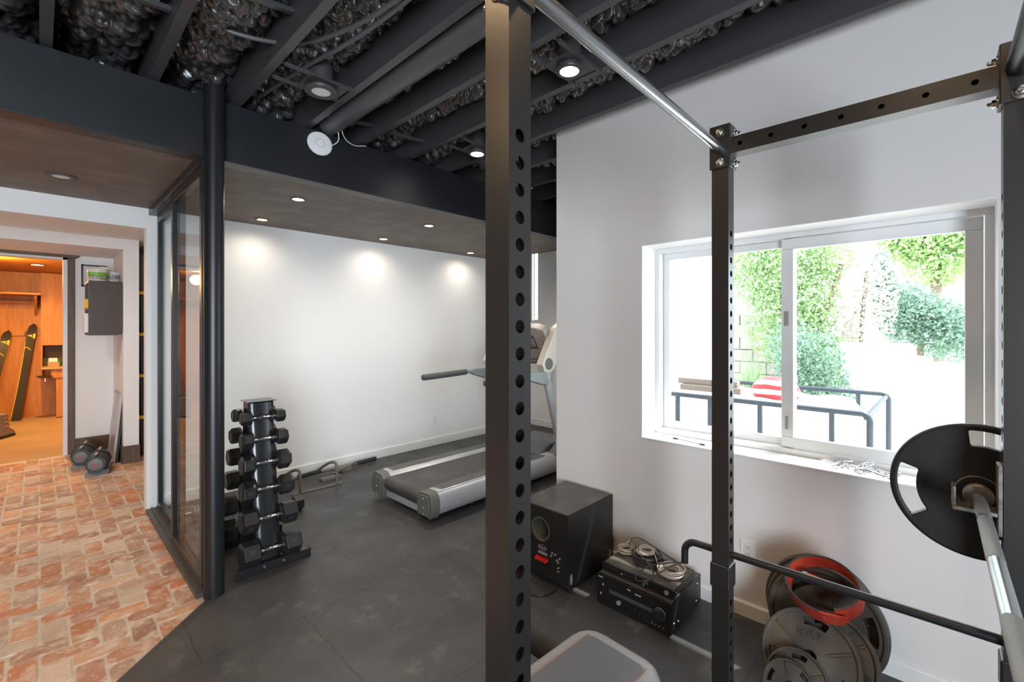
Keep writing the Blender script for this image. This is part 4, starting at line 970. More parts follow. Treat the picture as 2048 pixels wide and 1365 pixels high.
# outlets
def outlet(label, c, nrm):
    t = thing('wall_outlet', label, 'outlet', c); n = Vector(nrm); u = Vector((0, 0, 1)); r = u.cross(n); Mo = Matrix((r, u, n)).transposed().to_4x4(); Mo.translation = Vector(c)
    MB(Mo).box(-.037, .037, -.058, .058, 0, .006).build('cover_plate', m_trimw, t, .003)
    MB(Mo).box(-.017, .017, -.034, .034, .006, .009).build('receptacle', m_apw, t, .002)
    for q in (-.018, .018):
        MB(Mo).box(-.008, -.0055, q-.002, q+.007, .0088, .0093).box(.0055, .008, q-.002, q+.007, .0088, .0093).box(-.002, .002, q-.010, q-.006, .0088, .0093).build('socket_slots', m_blk, t)
    return t
outlet('white double outlet on the window wall, just right of the far rack upright', (2.62, .775, .352), (-1, 0, 0))
outlet('white outlet low on the long white wall, behind the treadmill', (3.60, 4.87, .345), (0, -1, 0))
# ------------------------------------------------------------------ window
w = thing('window_1', 'large white sliding window over the weight plates', 'window', (2.83, .627, .856)); w['kind'] = 'structure'
def frame_yz(mb, x0, x1, y0, y1, z0, z1, t, tb=None):
    tb = tb or t
    mb.box(x0, x1, y0, y1, z0, z0+tb).box(x0, x1, y0, y1, z1-t, z1).box(x0, x1, y0, y0+t, z0+tb, z1-t).box(x0, x1, y1-t, y1, z0+tb, z1-t); return mb
frame_yz(MB(), 2.80, 2.90, -.14, 1.394, .856, 2.057, .032).build('window_frame', m_vinyl, w, .003)
frame_yz(MB(), 2.815, 2.845, -.105, .665, .892, 2.022, .058).build('sliding_sash', m_vinyl, w, .004)
frame_yz(MB(), 2.855, 2.885, .605, 1.36, .892, 2.022, .040).build('fixed_sash', m_vinyl, w, .004)
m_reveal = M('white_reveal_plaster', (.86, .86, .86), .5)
MB().box(2.621, 2.80, -.14, 1.394, 2.053, 2.057).box(2.621, 2.80, 1.390, 1.394, .858, 2.053).box(2.621, 2.80, -.14, -.136, .858, 2.053).build('reveal_lining', m_reveal, w)  # lining added so the reveals stay lighter than the greyed wall
bx('glass_pane', m_glass, 2.828, 2.832, -.05, .61, .948, 1.966, parent=w); bx('glass_pane', m_glass, 2.868, 2.872, .642, 1.322, .93, 1.984, parent=w)
MB().box(2.806, 2.815, .628, .648, 1.55, 1.63).box(2.806, 2.815, .632, .644, .99, 1.06).build('latch', M('grey_latch', (.35, .35, .36), .4), w, .002)
struct(MB().box(2.612, 2.80, -.14, 1.394, .848, .858).build('window_sill', m_trimw, bevel=.003), 'white window sill')
w2 = thing('window_2', 'narrow bright window slot at the far end wall', 'window', (5.52, 4.74, 1.66)); w2['kind'] = 'structure'
frame_yz(MB(), 5.50, 5.55, 4.68, 4.80, 1.66, 3.1, .012).build('window_frame', m_vinyl, w2, .002)
bx('glass_pane', m_glass, 5.523, 5.527, 4.69, 4.79, 1.67, 3.09, parent=w2)
w3 = thing('window_3', 'added unseen window lighting the treadmill alcove, round the corner', 'window', (3.475, 2.03, .9)); w3['kind'] = 'structure'  # window added out of view to bring daylight to the end wall
MB().box(3.0, 3.95, 2.005, 2.065, .9, .94).box(3.0, 3.95, 2.005, 2.065, 2.06, 2.1).box(3.0, 3.04, 2.005, 2.065, .94, 2.06).box(3.91, 3.95, 2.005, 2.065, .94, 2.06).build('window_frame', m_vinyl, w3, .003)
bx('glass_pane', m_glass, 3.035, 3.915, 2.033, 2.037, .935, 2.065, parent=w3)
# things on the sill
rnd = random.Random(11)
for i, (y, x, z, a, tl) in enumerate(((.425, 2.745, .868, .3, .15), (.395, 2.715, .866, 1.2, -.2), (.37, 2.75, .882, 2.2, .35), (.33, 2.735, .868, .1, .1), (.305, 2.70, .866, 1.7, -.15), (.27, 2.74, .878, .8, .3), (.245, 2.71, .866, 2.6, -.1), (.205, 2.735, .868, .5, .2), (.18, 2.695, .866, 1.4, -.1), (.29, 2.72, .884, 1.0, -.25))):
    Mh = Matrix.Translation((x, y, z)) @ Matrix.Rotation(a, 4, 'Z') @ Matrix.Rotation(tl, 4, 'X')
    P = [(.016*math.cos(t), .016*math.sin(t)+.028, 0) for t in [R(20*k) for k in range(0, 10)]] + [(-.016*math.cos(t), -.016*math.sin(t)-.028, 0) for t in [R(20*k) for k in range(0, 10)]]
    o = MB(Mh).tube(P, .0036, 8, closed=True).build('snap_hook', m_chrome); tag(o, 'chrome snap hook in the tangled heap on the window sill', 'snap hook', 'snap hooks on the window sill')
us = thing('charging_cable', 'short black charging cable lying on the window sill near its corner', 'cable', (2.70, 1.18, .86))
MB().tube(smooth_path([(2.70, 1.20, .863), (2.69, 1.14, .862), (2.675, 1.09, .862), (2.67, 1.05, .863)]), .002, 8).build('lead', m_blk, us)
MB().box(2.693, 2.707, 1.195, 1.225, .859, .866).build('plug', m_blk, us, .002); MB().box(2.664, 2.676, 1.02, 1.052, .859, .866).build('plug', m_blk, us, .002)
MB().box(2.666, 2.674, 1.008, 1.02, .860, .865).build('plug_tip', m_zinc, us)
# ------------------------------------------------------------------ yard outside
struct(MB().box(2.9, 30, -14, 16, -.08, -.02).build('ground_yard', m_conc), 'pale concrete yard')
def steps():
    mb = MB(); 
    for (y0, y1, z1) in ((.30, .95, 1.36), (.20, .30, 1.22), (-.05, .20, 1.16), (-.40, -.05, 1.08), (-6, -.40, 1.0)): mb.box(6.7, 6.95, y0, y1, -.02, z1)
    return mb
struct(steps().build('wall_garden', m_stucco), 'white stepped garden wall')
mb = MB()
for j in range(9):
    for i in range(8):
        y = 1.75 + .405*i + (.2 if j % 2 else 0); mb.box(8.2+random.uniform(-.006, .006), 8.45, y, y+.395, .2*j-.02, .2*j+.19-.02)
struct(mb.build('wall_block', m_block, bevel=.008), 'grey concrete block wall')
m_leaf = attr_mat('green_leaves', 'tone', .6, trans=.35)
def foliage(name, parent, blobs, n, size, pal, seed, droop=0.3):
    rng = np.random.RandomState(seed); tot = sum(b[6] for b in blobs); P = []
    for (cx, cy, cz, rx, ry, rz, wt) in blobs:
        k = int(n*wt/tot); d = rng.normal(size=(k, 3)); d /= np.linalg.norm(d, axis=1)[:, None]; q = rng.rand(k)**.45
        P.append(np.array([cx, cy, cz]) + d*q[:, None]*np.array([rx, ry, rz]))
    P = np.concatenate(P); k = len(P); s = size*rng.uniform(.6, 1.3, k)[:, None]
    a = rng.normal(size=(k, 3)); a[:, 2] -= droop; a /= np.linalg.norm(a, axis=1)[:, None]
    b = np.cross(a, rng.normal(size=(k, 3))); b /= np.linalg.norm(b, axis=1)[:, None]; c = np.cross(a, b)
    V = np.stack([P, P + a*s*.5 + b*s*.30 + c*s*.08, P + a*s, P + a*s*.5 - b*s*.30 + c*s*.08], 1).reshape(-1, 3)
    F = np.arange(4*k).reshape(-1, 4)
    me = bpy.data.meshes.new(name); off = np.array(root_loc(parent)); me.from_pydata((V-off).tolist(), [], F.tolist())
    col = np.array(pal)[rng.randint(0, len(pal), k)]*rng.uniform(.75, 1.25, (k, 1)); col = np.concatenate([col, np.ones((k, 1))], 1)
    at = me.color_attributes.new('tone', 'FLOAT_COLOR', 'POINT'); at.data.foreach_set('color', np.repeat(col, 4, axis=0).astype(np.float32).ravel())
    me.materials.append(m_leaf); o = bpy.data.objects.new(name, me); COL.objects.link(o); o.parent = parent; return o
m_bark = M('grey_bark', (.20, .15, .11), .8, bump=(30, .5))
def plant(name, label, cat, base, stems, blobs, n, size, pal, seed):
    t = thing(name, label, cat, base); mb = MB()
    for path, r in stems: mb.tube(smooth_path(path, 2), r, 8)
    mb.build('stems', m_bark, t); foliage('leaf_canopy', t, blobs, n, size, pal, seed); return t
G1 = [(.36, .50, .24), (.44, .60, .30), (.28, .42, .20), (.52, .62, .40)]; G2 = [(.24, .36, .27), (.28, .42, .32), (.20, .31, .24)]; G3 = [(.46, .62, .28), (.54, .68, .36), (.38, .54, .24)]; G4 = [(.60, .56, .50), (.56, .56, .46), (.66, .62, .56)]
plant('leafy_tree', 'leafy green tree close outside, behind the window mullion', 'tree', (7.4, 1.7, -.02), [([(7.4, 1.7, -.02), (7.35, 1.65, 1.0), (7.45, 1.8, 2.2)], .04), ([(7.4, 1.7, .6), (7.5, 1.3, 1.5), (7.5, 1.05, 2.4)], .03)],
      [(7.4, 1.95, 2.35, .45, .55, .55, 3), (7.4, 1.75, 1.6, .4, .5, .6, 2), (7.5, 1.35, 1.9, .3, .3, .9, 2), (7.4, 1.25, 1.0, .35, .4, .5, 2), (7.5, 1.2, 2.6, .4, .35, .4, 1), (7.4, 1.9, 3.0, .6, .6, .4, 2)], 20000, .055, G1, 21)
plant('pale_shrub', 'sparse pale shrub between the leafy tree and the white garden wall', 'shrub', (7.8, .9, -.02), [([(7.8, .9, -.02), (7.8, .9, 1.2), (7.7, .8, 2.3)], .025)],
      [(7.8, .85, 2.0, .4, .38, .8, 2), (7.7, 1.0, 1.3, .3, .3, .5, 1)], 4200, .05, G4, 22)
plant('low_shrub', 'low dark green shrub at the foot of the tree, beside the trailer', 'shrub', (6.55, 1.25, -.02), [([(6.55, 1.25, -.02), (6.5, 1.25, .6)], .025)],
      [(6.5, 1.22, 1.0, .3, .40, .55, 3), (6.5, 1.0, .6, .25, .3, .4, 1), (6.6, 1.45, 1.3, .25, .3, .4, 1)], 5500, .045, G2, 23)
plant('hedge_bush', 'bluish green bush above the stepped garden wall', 'bush', (8.6, .35, -.02), [([(8.6, .3, -.02), (8.6, .3, 1.5)], .04)],
      [(8.6, .45, 1.75, .4, .42, .45, 2), (8.6, -.05, 1.5, .4, .5, .45, 2), (8.6, .72, 2.2, .2, .16, .5, 1)], 13000, .05, G2, 24)
plant('maple_tree', 'light green tree at the top of the window, beyond the garden wall', 'tree', (10.0, .1, -.02), [([(10, .1, -.02), (10, .15, 2.0), (10, .2, 3.4)], .07)],
      [(9.9, .45, 3.0, .4, .5, .42, 3), (9.9, -.35, 3.1, .4, .55, .5, 3), (10, .1, 2.5, .4, .5, .3, 1)], 12000, .075, G3, 25)
def grass(name, label, base, n, h, seed):
    rng = random.Random(seed); V = []; F = []; C_ = []
    for i in range(n):
        a = rng.uniform(0, 2*PI); l = h*rng.uniform(.6, 1.1); s_ = rng.uniform(.05, .32)*l; ox, oy = rng.gauss(0, .05), rng.gauss(0, .05); k = len(V); w = .006; c = rng.choice(G2+G1)
        for q in range(5):
            t = q/4; x = base[0]+ox+math.cos(a)*s_*t*t; y = base[1]+oy+math.sin(a)*s_*t*t; z = base[2]+l*t*(1-.15*t); ww = w*(1-t*.95)
            V += [(x-math.sin(a)*ww, y+math.cos(a)*ww, z), (x+math.sin(a)*ww, y-math.cos(a)*ww, z)]; C_ += [(*c, 1)]*2
        for q in range(4): F.append((k+2*q, k+2*q+1, k+2*q+3, k+2*q+2))
    me = bpy.data.meshes.new(name); me.from_pydata(V, [], F); at = me.color_attributes.new('tone', 'FLOAT_COLOR', 'POINT'); at.data.foreach_set('color', np.array(C_, dtype=np.float32).ravel())
    me.materials.append(m_leaf); o = bpy.data.objects.new(name, me); COL.objects.link(o); return tag(o, label, 'plant')
grass('tall_grass_tuft', 'tuft of tall ornamental grass before the block wall outside', (7.6, 2.2, -.02), 420, 1.35, 31)['kind'] = 'thing'
# eave of the neighbouring roof
ev = thing('shed_roof', 'brown eave of a shed roof outside, above the leafy tree', 'roof', (9.0, 3.0, 0))
m_fascia = M('brown_fascia', (.24, .18, .14), .7)
MB().prism([(8.6, 2.45, 2.62), (8.6, 4.2, 3.5), (8.6, 4.2, 3.62), (8.6, 2.45, 2.74)], (2.6, 0, 0)).build('roof_slab', m_fascia, ev)
for x in (8.7, 9.4, 10.1): MB().prism([(x, 2.45, 2.52), (x, 4.2, 3.40), (x, 4.2, 3.50), (x, 2.45, 2.62)], (.09, 0, 0)).build('rafter', m_fascia, ev)
for x in (8.8, 11.0): MB().box(x, x+.12, 3.9, 4.02, -.02, 3.3).build('post', m_fascia, ev)
# utility trailer right outside
m_trail = M('blue_grey_steel', (.030, .042, .055), .45, metal=.2)
tr = thing('utility_trailer', 'open utility trailer with blue-grey steel rails parked outside the window', 'trailer', (4.9, 1.15, -.02))
for x in (4.2, 5.6):
    MB().tube([(x, 1.96, .91), (x, .47, .905)] + [(x, .47-.05*math.sin(R(a)), .855+.05*math.cos(R(a))) for a in (20, 45, 70, 90)] + [(x, .42, .34)], .021, 12).build('top_rail', m_trail, tr)
    for y in (1.86, 1.56, 1.15, .65): MB().box(x-.016, x+.016, y-.016, y+.016, .34, .90).build('rail_post', m_trail, tr)
MB().cyl((4.2, .44, .88), (5.6, .44, .88), .02, 12).build('end_rail', m_trail, tr)
m_bed = M('bleached_plywood', (.72, .70, .66), .8)
bx('bed', m_bed, 4.18, 5.62, .42, 1.97, .30, .36, parent=tr, bevel=.004)
for y in (.9, 1.5):
    for x in (4.12, 5.68): MB().lathe((x-.08, y, .26), (1, 0, 0), [(.10, 0), (.12, .01), (.25, .01), (.28, .03), (.28, .13), (.25, .15), (.10, .15)], 32, ring=True).build('wheel', m_rubber, tr)
ld = thing('tarp_load', 'pale tarpaulin sheet over the load in the trailer bed', 'tarpaulin', (4.9, 1.2, .36))
def tarp():
    n = 40; V = []; F = []; rng = np.random.RandomState(4); ph = rng.uniform(0, 6, 8)
    for i in range(n+1):
        for j in range(n+1):
            x = 4.25+1.3*i/n; y = .48+1.44*j/n; e = min(i, n-i, j, n-j)/5; e = min(1, e)
            z = .365 + .50*(e**.5) + .02*math.sin(9*x+ph[0]+3*y) + .015*math.sin(14*y+ph[1]) ; V.append((x, y, z))
    for i in range(n):
        for j in range(n): a = i*(n+1)+j; F.append((a, a+1, a+n+2, a+n+1))
    return MB().add(V, F)
tarp().build('sheet', M('white_tarp', (.70, .70, .70), .6), ld, fix=True)
fb = thing('striped_cushion', 'red and white striped bundle lying on the trailer load', 'cushion', (4.75, 1.14, .86))
m_stripe = bpy.data.materials.new('red_white_stripes'); m_stripe.use_nodes = True
def stripes():
    nt = m_stripe.node_tree; N = nt.nodes; L = nt.links; tc = N.new('ShaderNodeTexCoord'); wv = N.new('ShaderNodeTexWave'); wv.inputs['Scale'].default_value = 3.6; wv.inputs['Distortion'].default_value = 2.0; wv.bands_direction = 'Z'
    r = N.new('ShaderNodeValToRGB'); r.color_ramp.interpolation = 'CONSTANT'; r.color_ramp.elements[0].color = (.42, .39, .35, 1); r.color_ramp.elements[1].color = (.42, .035, .045, 1); r.color_ramp.elements[1].position = .55
    L.new(tc.outputs['Object'], wv.inputs['Vector']); L.new(wv.outputs['Fac'], r.inputs[0]); L.new(r.outputs[0], N['Principled BSDF'].inputs['Base Color'])
stripes()
MB().sphere((4.75, 1.17, .95), .17, 28, sc3=(.8, 1.2, .8)).build('bundle', m_stripe, fb)
m_timber = M('weathered_timber', (.20, .165, .14), .8, bump=(30, .4))
bs = thing('timber_beam', 'weathered timber beam on top of another at the trailer corner', 'beam', (4.45, 1.7, .93)); MB().box(4.42, 4.50, 1.40, 1.955, .99, 1.045).build('plank', m_timber, bs, .004)
bs = thing('timber_beam', 'weathered timber beam lying under another across the trailer rail', 'beam', (4.45, 1.7, .93)); MB().box(4.38, 4.50, 1.36, 1.915, .932, .988).build('plank', m_timber, bs, .004)
# ------------------------------------------------------------------ hallway
m_cab = M('dark_brown_laminate', (.060, .042, .034), .45)
cb = thing('wall_cabinet', 'dark brown open wall cabinet hung on the hallway pier', 'cabinet', (.51, 7.05, 1.45))
MB().prism([(.375, 6.83, 2.065), (.375, 6.83, 1.455), (.61, 6.83, 1.455), (.655, 6.83, 1.475), (.660, 6.83, 1.50), (.660, 6.83, 2.055)], (0, .02, 0)).build('side_panel', m_cab, cb, .002)
MB().prism([(.375, 7.36, 2.065), (.375, 7.36, 1.455), (.660, 7.36, 1.455), (.660, 7.36, 2.065)], (0, .02, 0)).build('side_panel', m_cab, cb, .002)
bx('top_board', m_cab, .375, .66, 6.85, 7.36, 2.045, 2.065, parent=cb); bx('bottom_board', m_cab, .375, .655, 6.85, 7.36, 1.465, 1.485, parent=cb); bx('shelf', m_cab, .385, .655, 6.85, 7.36, 1.74, 1.755, parent=cb); bx('back_board', m_cab, .65, .66, 6.85, 7.36, 1.485, 2.045, parent=cb)
m_yel = M('yellow_plastic', (.85, .52, .03), .45); m_bkt = M('white_bucket_plastic', (.78, .77, .75), .4); m_grn = M('green_label', (.20, .52, .06), .5); m_lab = M('mottled_label', (.22, .17, .13), .5, noise=(60, (.60, .58, .55), .4, .6))
o = MB().box(.352, .46, 6.90, 7.10, 1.756, 1.86).build('yellow_case', m_yel, bevel=.006); tag(o, 'yellow case sticking out of the wall cabinet shelf', 'case')
o = MB().box(.345, .50, 6.88, 7.12, 1.486, 1.70).build('white_carton', m_bkt, bevel=.004); tag(o, 'white carton on the wall cabinet floor, under the yellow case', 'carton')
def bucket(label, x, y, z, r, h, lab):
    t = thing('plastic_bucket', label, 'bucket', (x, y, z))
    MB().lathe((x, y, z), (0, 0, 1), [(0, 0), (r*.9, 0), (r*.92, .004), (r, h-.02), (r, h)], 36).build('tub', m_bkt, t)
    MB().lathe((x, y, z+h-.018), (0, 0, 1), [(r*1.02, 0), (r*1.05, .004), (r*1.05, .022), (r*.98, .026), (0, .026)], 36).build('lid', m_bkt, t)
    MB().lathe((x, y, z+h*.35), (0, 0, 1), [(r*.965, 0), (r*.995, h*.42)], 36).build('label_band', lab, t)
    if lab is m_grn:
        MB().lathe((x, y, z+h*.12), (0, 0, 1), [(r*.935, 0), (r*.972, h*.32)], 36).build('picture_band', m_lab, t)
    MB().tube([(x+r*1.03*math.cos(a), y+r*1.03*math.sin(a), z+h*.8-.0-.05*abs(math.sin((a+.3)))) for a in [R(-160+10*i) for i in range(15)]], .003, 6).build('handle', m_zinc, t)
bucket('white bucket with a green label on the wall cabinet, nearest the doorway', .455, 6.93, 2.0655, .085, .125, m_grn)
bucket('white bucket with a dark picture label on the wall cabinet, nearest the pier', .60, 7.10, 2.0655, .065, .12, m_lab)
o = MB().lathe((.52, 6.99, 2.20), (0, 0, 1), [(0, 0), (.06, 0), (.062, .02), (.05, .035), (0, .037)], 30).build('paint_tub', m_bkt); tag(o, 'small white tub lying on the lids of the two buckets', 'tub')
fm = thing('framed_notice', 'small dark-framed notice on the hallway wall behind the cabinet', 'picture', (.47, 7.785, 1.98))
frame_b = MB(); x0, x1, z0, z1 = .362, .60, 2.055, 2.33
frame_b.box(x0, x1, 7.772, 7.79, z0, z0+.018).box(x0, x1, 7.772, 7.79, z1-.018, z1).box(x0, x0+.018, 7.772, 7.79, z0, z1).box(x1-.018, x1, 7.772, 7.79, z0, z1).build('picture_frame', m_blk, fm)
bx('notice_sheet', M('off_white_paper', (.72, .71, .69), .7), x0+.018, x1-.018, 7.78, 7.79, z0+.018, z1-.018, parent=fm)
# stacked storage totes in the recess behind the pier
m_tote = M('black_tote_plastic', (.02, .018, .018), .4)
for i, lb_ in enumerate(('black storage tote with yellow lid at the bottom of the stack behind the pier', 'black storage tote with yellow lid, second from the bottom behind the pier', 'black storage tote with yellow lid, third from the bottom behind the pier', 'black storage tote with yellow lid on top of the stack behind the pier')):
    z = .0 + .50*i - .014; t = thing('storage_tote', lb_, 'storage box', (1.17, 7.3, z), group='storage totes')
    mb = MB(); mb.add([(.85, 7.05, z), (1.48, 7.05, z), (1.48, 7.5, z), (.85, 7.5, z), (.825, 7.02, z+.455), (1.52, 7.02, z+.455), (1.52, 7.53, z+.455), (.825, 7.53, z+.455)], [(0, 3, 2, 1), (4, 5, 6, 7), (0, 1, 5, 4), (1, 2, 6, 5), (2, 3, 7, 6), (3, 0, 4, 7)])
    mb.build('tub', m_tote, t, .01); MB().box(.812, 1.53, 7.01, 7.54, z+.455, z+.495).build('lid', m_yel, t, .006)
o = MB().box(.83, 1.45, 7.06, 7.5, 1.987, 2.42).build('grey_crate', M('grey_brown_crate', (.10, .09, .085), .6), bevel=.01); tag(o, 'grey crate on top of the stacked storage totes', 'crate')
# leaning mirror / shelf panel
mr = thing('leaning_panel_mirror', 'grey framed panel leaning against the hallway pier on the brick floor', 'mirror', (.62, 7.15, 0))
Mm = Matrix.Translation((.575, 6.86, -.012)) @ Matrix.Rotation(R(5), 4, 'Y')
fr_ = M('grey_silver_frame', (.48, .47, .46), .35, metal=.3)
MB(Mm).box(0, .025, 0, .03, 0, .79).box(0, .025, .52, .55, 0, .79).box(0, .025, .03, .52, 0, .03).box(0, .025, .03, .52, .76, .79).build('outer_frame', fr_, mr, .003)
MB(Mm).box(.008, .020, .03, .52, .03, .76).build('panel', M('pale_grey_panel', (.42, .40, .37), .25), mr)
MB(Mm).box(.03, .05, .02, .5, 0, .72).build('backing_board', m_cab, mr, .002)
# adjustable dumbbells on cradles
m_adj = M('charcoal_plate', (.045, .045, .047), .5); m_adg = M('grey_cradle', (.17, .175, .19), .5)
def adj(label, x, y, rz):
    t = thing('adjustable_dumbbell', label, 'dumbbell', (x, y, -.012), rz, group='adjustable dumbbells in the hallway')
    MB().prism([(-.19, -.09, 0), (.19, -.09, 0), (.15, -.07, .055), (-.15, -.07, .055)], (0, .18, 0)).build('cradle', m_adg, t, .008, world=False)
    for s_ in (-1, 1):
        for k in range(7):
            x0 = s_*(.070+.0165*k); r = .098 - .003*k
            MB().lathe((x0, 0, .125), (s_, 0, 0), [(0, 0), (r, 0), (r+.004, .003), (r+.004, .010), (r, .013), (0, .013)], 30).build('disc', m_adj, t, world=False)
        MB().lathe((s_*.185, 0, .125), (s_, 0, 0), [(.062, 0), (.060, .012), (.045, .016), (0, .017)], 30).build('dial', m_adg, t, world=False)
        MB().box(s_*.2015, s_*.203, -.018, .018, .118, .132).build('red_badge', m_red, t, .0, world=False)
        MB().box(min(s_*.07, s_*.19), max(s_*.07, s_*.19), -.012, .012, .222, .233).build('locking_strip', M('pale_grey_plastic', (.36, .35, .35), .5) if 'pale_grey_plastic' not in MATS else MATS['pale_grey_plastic'], t, .002, world=False)
    MB().cyl((-.07, 0, .125), (.07, 0, .125), .018, 24).build('handle', m_foampad, t, world=False)
    return t
adj('adjustable dumbbell with a red badge facing the room, on the brick floor', .44, 6.60, R(-100))
adj('adjustable dumbbell behind another by the dark baseboard', .35, 7.08, R(-100))
# ------------------------------------------------------------------ mud room
lm = lamp('bright warm ceiling light inside the wooden mud room', -.02, 10.0, 2.5, m_lwarm, r=.07, wide=.02, spot=(300, (1, .58, .20), 165))
light('mudroom_lamp_light', 'POINT', (-.5, 9.2, 2.35), 80, (1, .58, .22), shadow_soft_size=.08)
lamp('second warm ceiling light inside the wooden mud room', -.5, 9.2, 2.5, m_lwarm, r=.06, wide=.02)
sh = thing('wooden_shelf', 'long wooden shelf high on the mud room wall', 'shelf', (-1.0, 11.3, 2.05))
bx('shelf_board', m_pine, -2.3, .02, 11.0, 11.56, 2.09, 2.125, parent=sh, bevel=.004)
for x in (-1.6, -.7, -.06): MB().prism([(x, 11.56, 1.75), (x, 11.56, 2.09), (x, 11.15, 2.09), (x, 11.15, 2.04)], (.035, 0, 0)).build('bracket', m_pine, sh)
MB().cyl((-2.3, 11.3, 2.0), (0, 11.3, 2.0), .015, 14).build('hanging_rail', m_dkwood, sh)
pr_ = thing('coat_rack', 'wooden coat hook board above the skis', 'coat rack', (-.6, 11.5, 1.45))
bx('board', m_pine, -1.6, .03, 11.535, 11.558, 1.40, 1.54, parent=pr_, bevel=.004)
for x in (-.95, -.55, -.12): MB().box(x-.05, x+.05, 11.42, 11.535, 1.475, 1.495).build('peg', m_pine, pr_, .004)
m_ski = M('dark_olive_ski', (.035, .030, .018), .35); m_skiy = M('yellow_print', (.80, .62, .06), .45)
def ski(label, base, top, yaw, roll=0.0):
    b = Vector(base); tp = Vector(top); ax = (tp-b); Ln = ax.length; ax.normalize()
    nrm = Vector((math.sin(yaw), -math.cos(yaw), 0)); nrm = (nrm - ax*nrm.dot(ax)).normalized(); sd = ax.cross(nrm).normalized()
    Mk = Matrix((sd, nrm, ax)).transposed().to_4x4(); Mk.translation = b
    t = thing('ski', label, 'ski', b, group='skis in the mud room')
    n = 44; V = []; F = []
    for i in range(n+1):
        q = i/n; wd = .047+.014*(2*q-1)**2
        if q > .93: wd *= math.sqrt(max(.02, 1-((q-.93)/.07)**2))
        if q < .03: wd *= .85+.15*q/.03
        bow = .02*math.sin(PI*q) + (.07*((q-.88)/.12)**2 if q > .88 else 0)
        for (x, y) in ((-wd, 0), (wd, 0), (wd, .011), (-wd, .011)): V.append((x, y - .0 + bow, q*Ln))
    for i in range(n):
        for j in range(4): F.append((i*4+j, i*4+(j+1) % 4, (i+1)*4+(j+1) % 4, (i+1)*4+j))
    F += [(3, 2, 1, 0), (n*4, n*4+1, n*4+2, n*4+3)]
    MB(Mk).add(V, F).build('ski_body', m_ski, t, ang=40)
    def bw(q): return .02*math.sin(PI*q) + (.07*((q-.88)/.12)**2 if q > .88 else 0) + .0118
    def flat(pts, nm):
        MB(Mk).add([(x, bw(q)+.0006, q*Ln) for x, q in pts], [tuple(range(len(pts)))]).build(nm, m_skiy, t, fix=False)
    # triangle with a dark triangle knocked out of it
    q0 = .845
    flat([(.05, q0), (.05, q0+.062), (.018, q0+.046), (.026, q0+.031), (.018, q0+.016)], 'triangle_logo'); flat([(.018, q0+.046), (-.05, q0+.031), (.018, q0+.016), (.004, q0+.031)], 'triangle_logo')
    MB(Mk).tube([(-.049-.014*(2*q-1)**2, bw(q)-.006, q*Ln) for q in [.03+.77*i/30 for i in range(31)]], .005, 6).build('yellow_edge', m_skiy, t)
    MB(Mk).tube([(-.05+.075*i/12, bw(.74)+.002, (.74+.012*math.sin(i/12*5))*Ln) for i in range(13)], .006, 6).build('swirl_print', m_skiy, t)
    for q in (.2, .36, .52): MB(Mk).box(-.049, .049, bw(q)-.001, bw(q)+.0005, q*Ln-.006, q*Ln+.006).build('cross_line', m_blk, t)
    return t
ski('dark ski with yellow triangle leaning on the mud room wall, nearest the counter', (-.27, 11.18, -.01), (-.075, 11.44, 1.60), 0.15)
ski('dark ski with yellow triangle leaning between the counter-side ski and the poles', (-.62, 11.10, -.01), (-.37, 11.44, 1.48), 0.15)
sp = thing('ski_poles', 'pair of black ski poles bundled at the left of the leaning skis', 'ski poles', (-.75, 11.2, 0))
for k, (xb, xt) in enumerate(((-.72, -.47), (-.78, -.52))):
    MB().cyl((xb, 11.15, 0), (xt, 11.47, 1.25), .009, 10).build('pole', m_blk, sp); MB().cyl((xt-.02, 11.445, 1.12), (xt, 11.47, 1.27), .018, 12).build('grip', m_foampad, sp); MB().lathe((xb+.02, 11.175, .1), (.2, .25, 1), [(0, 0), (.04, .004), (.04, .010), (0, .012)], 16).build('basket', m_blk, sp)
bt = thing('ski_boot', 'grey and black ski boot on the tile floor by the mud room doorway', 'boot', (-.36, 9.6, 0), R(60))
m_boot = M('grey_boot_shell', (.23, .21, .20), .45)
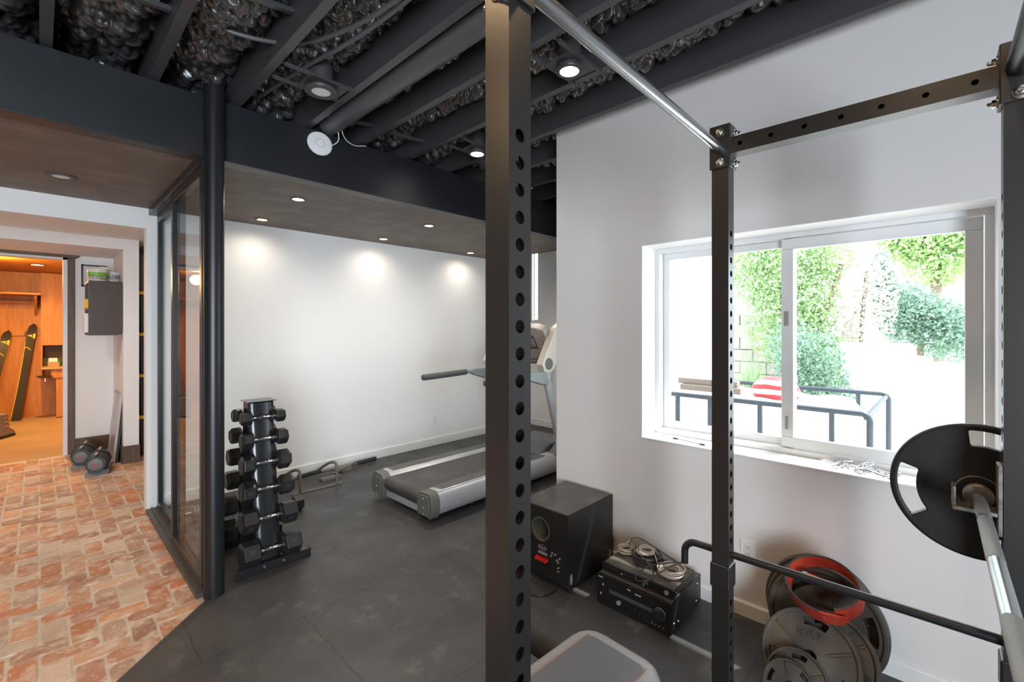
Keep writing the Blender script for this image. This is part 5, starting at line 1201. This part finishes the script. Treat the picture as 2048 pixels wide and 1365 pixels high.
MB().prism([(-.15, -.05, .02), (.16, -.05, .02), (.17, -.05, .06), (.06, -.05, .13), (.03, -.05, .33), (-.14, -.05, .34), (-.16, -.05, .1)], (0, .10, 0)).build('shell', m_boot, bt, .02, world=False)
MB().box(-.16, .17, -.045, .045, -.012, .022).build('sole', m_blk, bt, .004, world=False)
for z in (.15, .21, .27): MB().box(-.06, .07, -.056, .056, z, z+.018).build('buckle', m_zinc, bt, .003, world=False)
# built-in counter with its small things
ct = thing('wooden_counter', 'built-in pine counter with an open niche in the mud room corner', 'counter', (.4, 11.3, 0))
bx('upper_panel', m_pine, .035, 1.2, 11.28, 11.30, 1.235, 2.49, parent=ct, bevel=.003)
bx('niche_back', M('dark_niche', (.10, .075, .05), .7), .035, 1.2, 11.52, 11.55, .86, 1.235, parent=ct); bx('niche_side', m_pine, .02, .04, 11.26, 11.55, .7, 2.49, parent=ct)
bx('worktop', M('light_pine_top', (.52, .33, .15), .5), .02, 1.2, 11.0, 11.55, .835, .862, parent=ct, bevel=.004)
bx('apron', m_pine, .14, 1.2, 11.04, 11.06, .68, .835, parent=ct, bevel=.003); bx('cupboard', m_pine, .20, 1.2, 11.06, 11.50, 0, .68, parent=ct, bevel=.003)
o = MB().box(.10, .24, 11.12, 11.26, .8625, .95).build('tissue_box', M('brown_card', (.40, .26, .14), .6), bevel=.004); tag(o, 'small brown box on the mud room counter', 'box')
o = MB().box(.11, .22, 11.13, 11.25, .9505, 1.015).build('paper_stack', m_bkt, bevel=.006); tag(o, 'white packet resting on the small brown box', 'packet')
o = MB().box(.13, .27, 11.45, 11.515, 1.02, 1.13).build('green_sign', M('green_card', (.02, .30, .09), .5), bevel=.003); tag(o, 'small green carton at the back of the counter niche', 'carton'); o.location.z -= .157
fs = thing('boot_tray', 'small dark tray fixed under the counter end, above the skis', 'tray', (.05, 11.1, .66))
MB().lathe((.06, 11.0, .70), (0, 0, 1), [(0, 0), (.06, .0), (.10, .03), (.105, .03), (.065, -.005), (0, -.006)], 24).build('dish', m_dkwood, fs); MB().cyl((.07, 11.0, .63), (.07, 11.0, .70), .02, 14, r2=.012).build('stud', m_zinc, fs)
